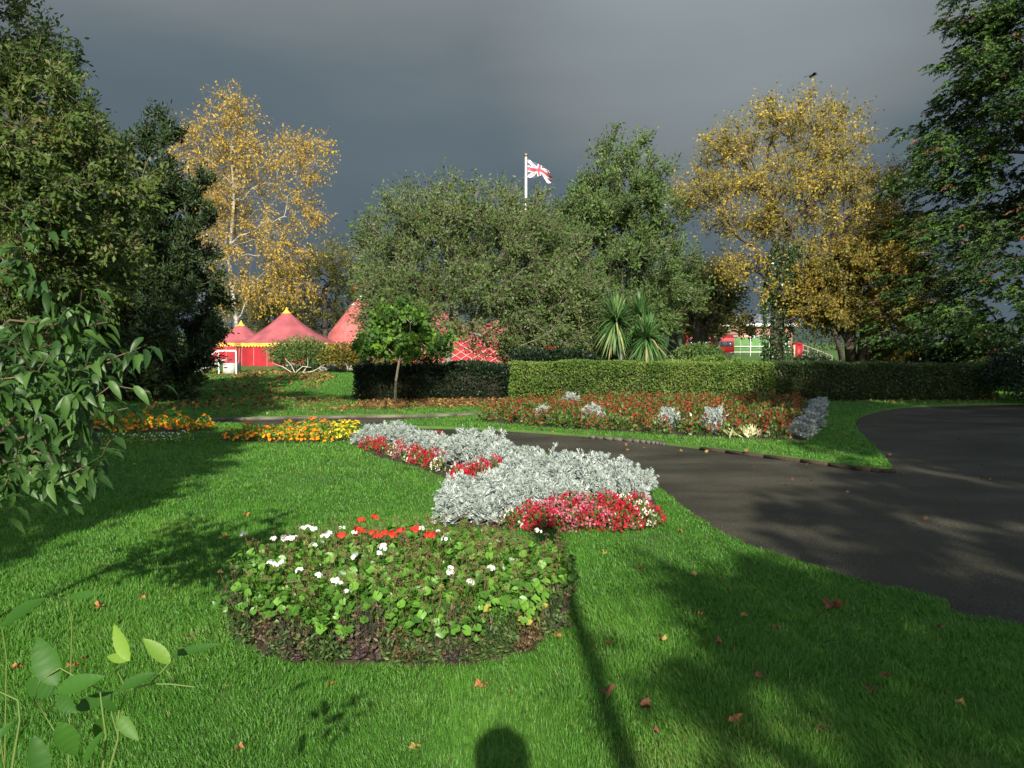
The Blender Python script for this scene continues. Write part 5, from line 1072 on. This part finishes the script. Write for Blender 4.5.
hid_tree('slender-branched tree behind the viewer, dappling the near lawn', [(7.5, -6, 0), (7.3, -6, 2), (6.2, -6.2, 4), (4.8, -6.4, 5.3)],
    [(3.4, -6.5, 5.3, 2.4, 1.2, .85), (1.9, -6.6, 5.0, .9, 1.0, .4), (5.4, -6.5, 4.9, 2.2, 1.2, 1.0)], 125, 10, .55, 9, .15, leafy=.85, rmax=.16)
hid_tree('leafy tree just out of sight on the left, shading the left lawn', [(-9.5, -1.5, 0), (-9.4, -1.5, 1.6), (-8.6, -1.4, 3.4), (-8, -1.3, 5)],
    [(-5.5, -1.2, 6.9, 1.9, 1.4, .8), (-5.6, -1.2, 5.8, 2.2, 1.4, 1.0), (-5.2, -1.2, 4.6, 1.8, 1.2, .9), (-5.1, -1.2, 3.7, 1.4, 1.0, .55), (-8.2, -1.2, 5.6, 2.0, 1.8, 2.2), (-7.5, -1, 3.9, 2.2, 1.5, 1.1)], 420, 15, .55, 12, .20)
hid_tree('very tall wide tree far behind the viewer on the left', [(-11, -11, 0), (-11, -11, 5), (-10, -10.5, 10), (-8.5, -10.3, 14), (-6, -10.2, 15.8)],
    [(-2.9, -10, 16.6, 2.6, 2.0, .55), (-7.5, -10, 17.0, 3.0, 2.0, .9), (-12, -10, 17.2, 4, 2.5, 2.6), (-17, -10, 15.5, 4, 2.5, 3)], 220, 11, 1.0, 11, .28)
def lamp_post():
    x, y = .70, -3.0; t = thing('lamp_post', 'slim dark park lamp post standing behind the viewer', 'lamp post', (x, y, 0)); b = MB(); b.lathe([(.14, 0), (.14, .1), (.075, .25), (.06, .6), (.05, 4.5), (.045, 4.6)], (x, y, 0), 12); b.build('post', M_black, t)
    b = MB(); b.lathe([(.05, 4.6), (.09, 4.66), (.13, 4.95), (.15, 4.97), (.06, 5.1), (0, 5.16)], (x, y, 0), 8); b.build('lantern', M_glass, t)
lamp_post()
def person():
    x, y = .10, -.24
    V = [(0, 0, .97), (0, 0, 1.15), (0, 0, 1.38), (0, 0, 1.50), (0, .01, 1.57), (0, .02, 1.68), (0, .01, 1.76),
         (.10, 0, .92), (.12, .02, .50), (.12, -.01, .09), (.13, .14, .04), (-.10, 0, .92), (-.12, .02, .50), (-.12, -.01, .09), (-.13, .14, .04),
         (.19, 0, 1.44), (.26, -.03, 1.16), (.27, .06, .92), (-.19, 0, 1.44), (-.26, -.03, 1.16), (-.27, .06, .92), (.27, .10, .84), (-.27, .10, .84)]
    E = [(0, 1), (1, 2), (2, 3), (3, 4), (4, 5), (5, 6), (0, 7), (7, 8), (8, 9), (9, 10), (0, 11), (11, 12), (12, 13), (13, 14), (2, 15), (15, 16), (16, 17), (2, 18), (18, 19), (19, 20), (17, 21), (20, 22)]
    Rr = [.15, .14, .15, .075, .06, .095, .075, .10, .06, .045, .04, .10, .06, .045, .04, .07, .05, .035, .07, .05, .035, .038, .038]
    for sx, w in ((1, 21), (-1, 22)):
        b0 = V[w]
        for j in range(4):
            i = len(V); V += [(b0[0] - .0 * sx, b0[1] - .025 + .018 * j, b0[2] - .05), (b0[0] - .01 * sx, b0[1] - .025 + .018 * j + .004, b0[2] - .085 + .006 * abs(j - 1.5)), (b0[0] - .025 * sx, b0[1] - .02 + .018 * j, b0[2] - .11 + .008 * abs(j - 1.5))]; E += [(w, i), (i, i + 1), (i + 1, i + 2)]; Rr += [.010, .009, .008]
        i = len(V); V += [(b0[0] - .02 * sx, b0[1] + .045, b0[2] - .02), (b0[0] - .03 * sx, b0[1] + .055, b0[2] - .06)]; E += [(w, i), (i, i + 1)]; Rr += [.012, .010]
    me = bpy.data.meshes.new('person'); me.from_pydata(V, E, []); o = bpy.data.objects.new('person', me); COL.objects.link(o); o.location = (x, y, 0)
    md = o.modifiers.new('skin', 'SKIN'); sv = me.skin_vertices[0].data if me.skin_vertices else None
    if sv is None:
        import bmesh
        bm = bmesh.new(); bm.from_mesh(me); bm.verts.layers.skin.verify(); bm.to_mesh(me); bm.free(); sv = me.skin_vertices[0].data
    for i, r in enumerate(Rr): sv[i].radius = (r, r * (.72 if i in (0, 1, 2) else 1)); sv[i].use_root = (i == 0)
    s = o.modifiers.new('sub', 'SUBSURF'); s.levels = 2; s.render_levels = 2
    me.materials.append(mat('navy_clothes', (.03, .04, .07), (.02, .03, .05), 12, .9))
    tag(o, 'person in dark clothes standing still, arms at the sides, behind the viewpoint', 'person')
    b = MB(); b.lathe([(.10, -.06), (.115, 0), (.105, .06), (.06, .105), (0, .12)], (0, -.012, 1.72), 14); h = b.build('hair', mat('hair_brown', (.05, .03, .02), (.08, .05, .03), 40, .8), o, smooth=True)
person()
# a small figure on the far grass beyond the hedge
def far_person():
    c = P(671, 356, 96); b = None; x, y = float(c[0]), 96.0
    V = [(0, 0, .85), (0, 0, 1.1), (0, 0, 1.32), (0, 0, 1.42), (0, 0, 1.56), (.1, 0, .8), (.11, 0, .42), (.12, .0, .06), (-.1, 0, .8), (-.11, .03, .42), (-.13, .1, .06), (.2, 0, 1.28), (.26, .02, 1.02), (.24, .1, .82), (-.2, 0, 1.28), (-.26, .02, 1.02), (-.24, .1, .82)]
    E = [(0, 1), (1, 2), (2, 3), (3, 4), (0, 5), (5, 6), (6, 7), (0, 8), (8, 9), (9, 10), (2, 11), (11, 12), (12, 13), (2, 14), (14, 15), (15, 16)]; Rr = [.16, .15, .16, .06, .11, .1, .07, .05, .1, .07, .05, .07, .05, .04, .07, .05, .04]
    import bmesh
    me = bpy.data.meshes.new('person'); me.from_pydata(V, E, []); bm = bmesh.new(); bm.from_mesh(me); bm.verts.layers.skin.verify(); bm.to_mesh(me); bm.free()
    o = bpy.data.objects.new('person', me); COL.objects.link(o); o.location = (x, y, .05); md = o.modifiers.new('skin', 'SKIN'); sv = me.skin_vertices[0].data
    for i, r in enumerate(Rr): sv[i].radius = (r, r); sv[i].use_root = (i == 0)
    s = o.modifiers.new('sub', 'SUBSURF'); s.levels = 1; s.render_levels = 1; me.materials.append(MATS['navy_clothes']); tag(o, 'tiny distant person in dark clothes just left of the white post', 'person')
    b = MB(); b.lathe([(0, -.14), (.09, -.08), (.13, .02), (.11, .11), (0, .16)], (0, -.01, 1.62), 10); b.build('hair', mat('hair_pale', (.6, .5, .38), None, 9, .8), o, smooth=True)
far_person()
for o in list(bpy.data.objects):
    if '_o' in o.keys(): del o['_o']
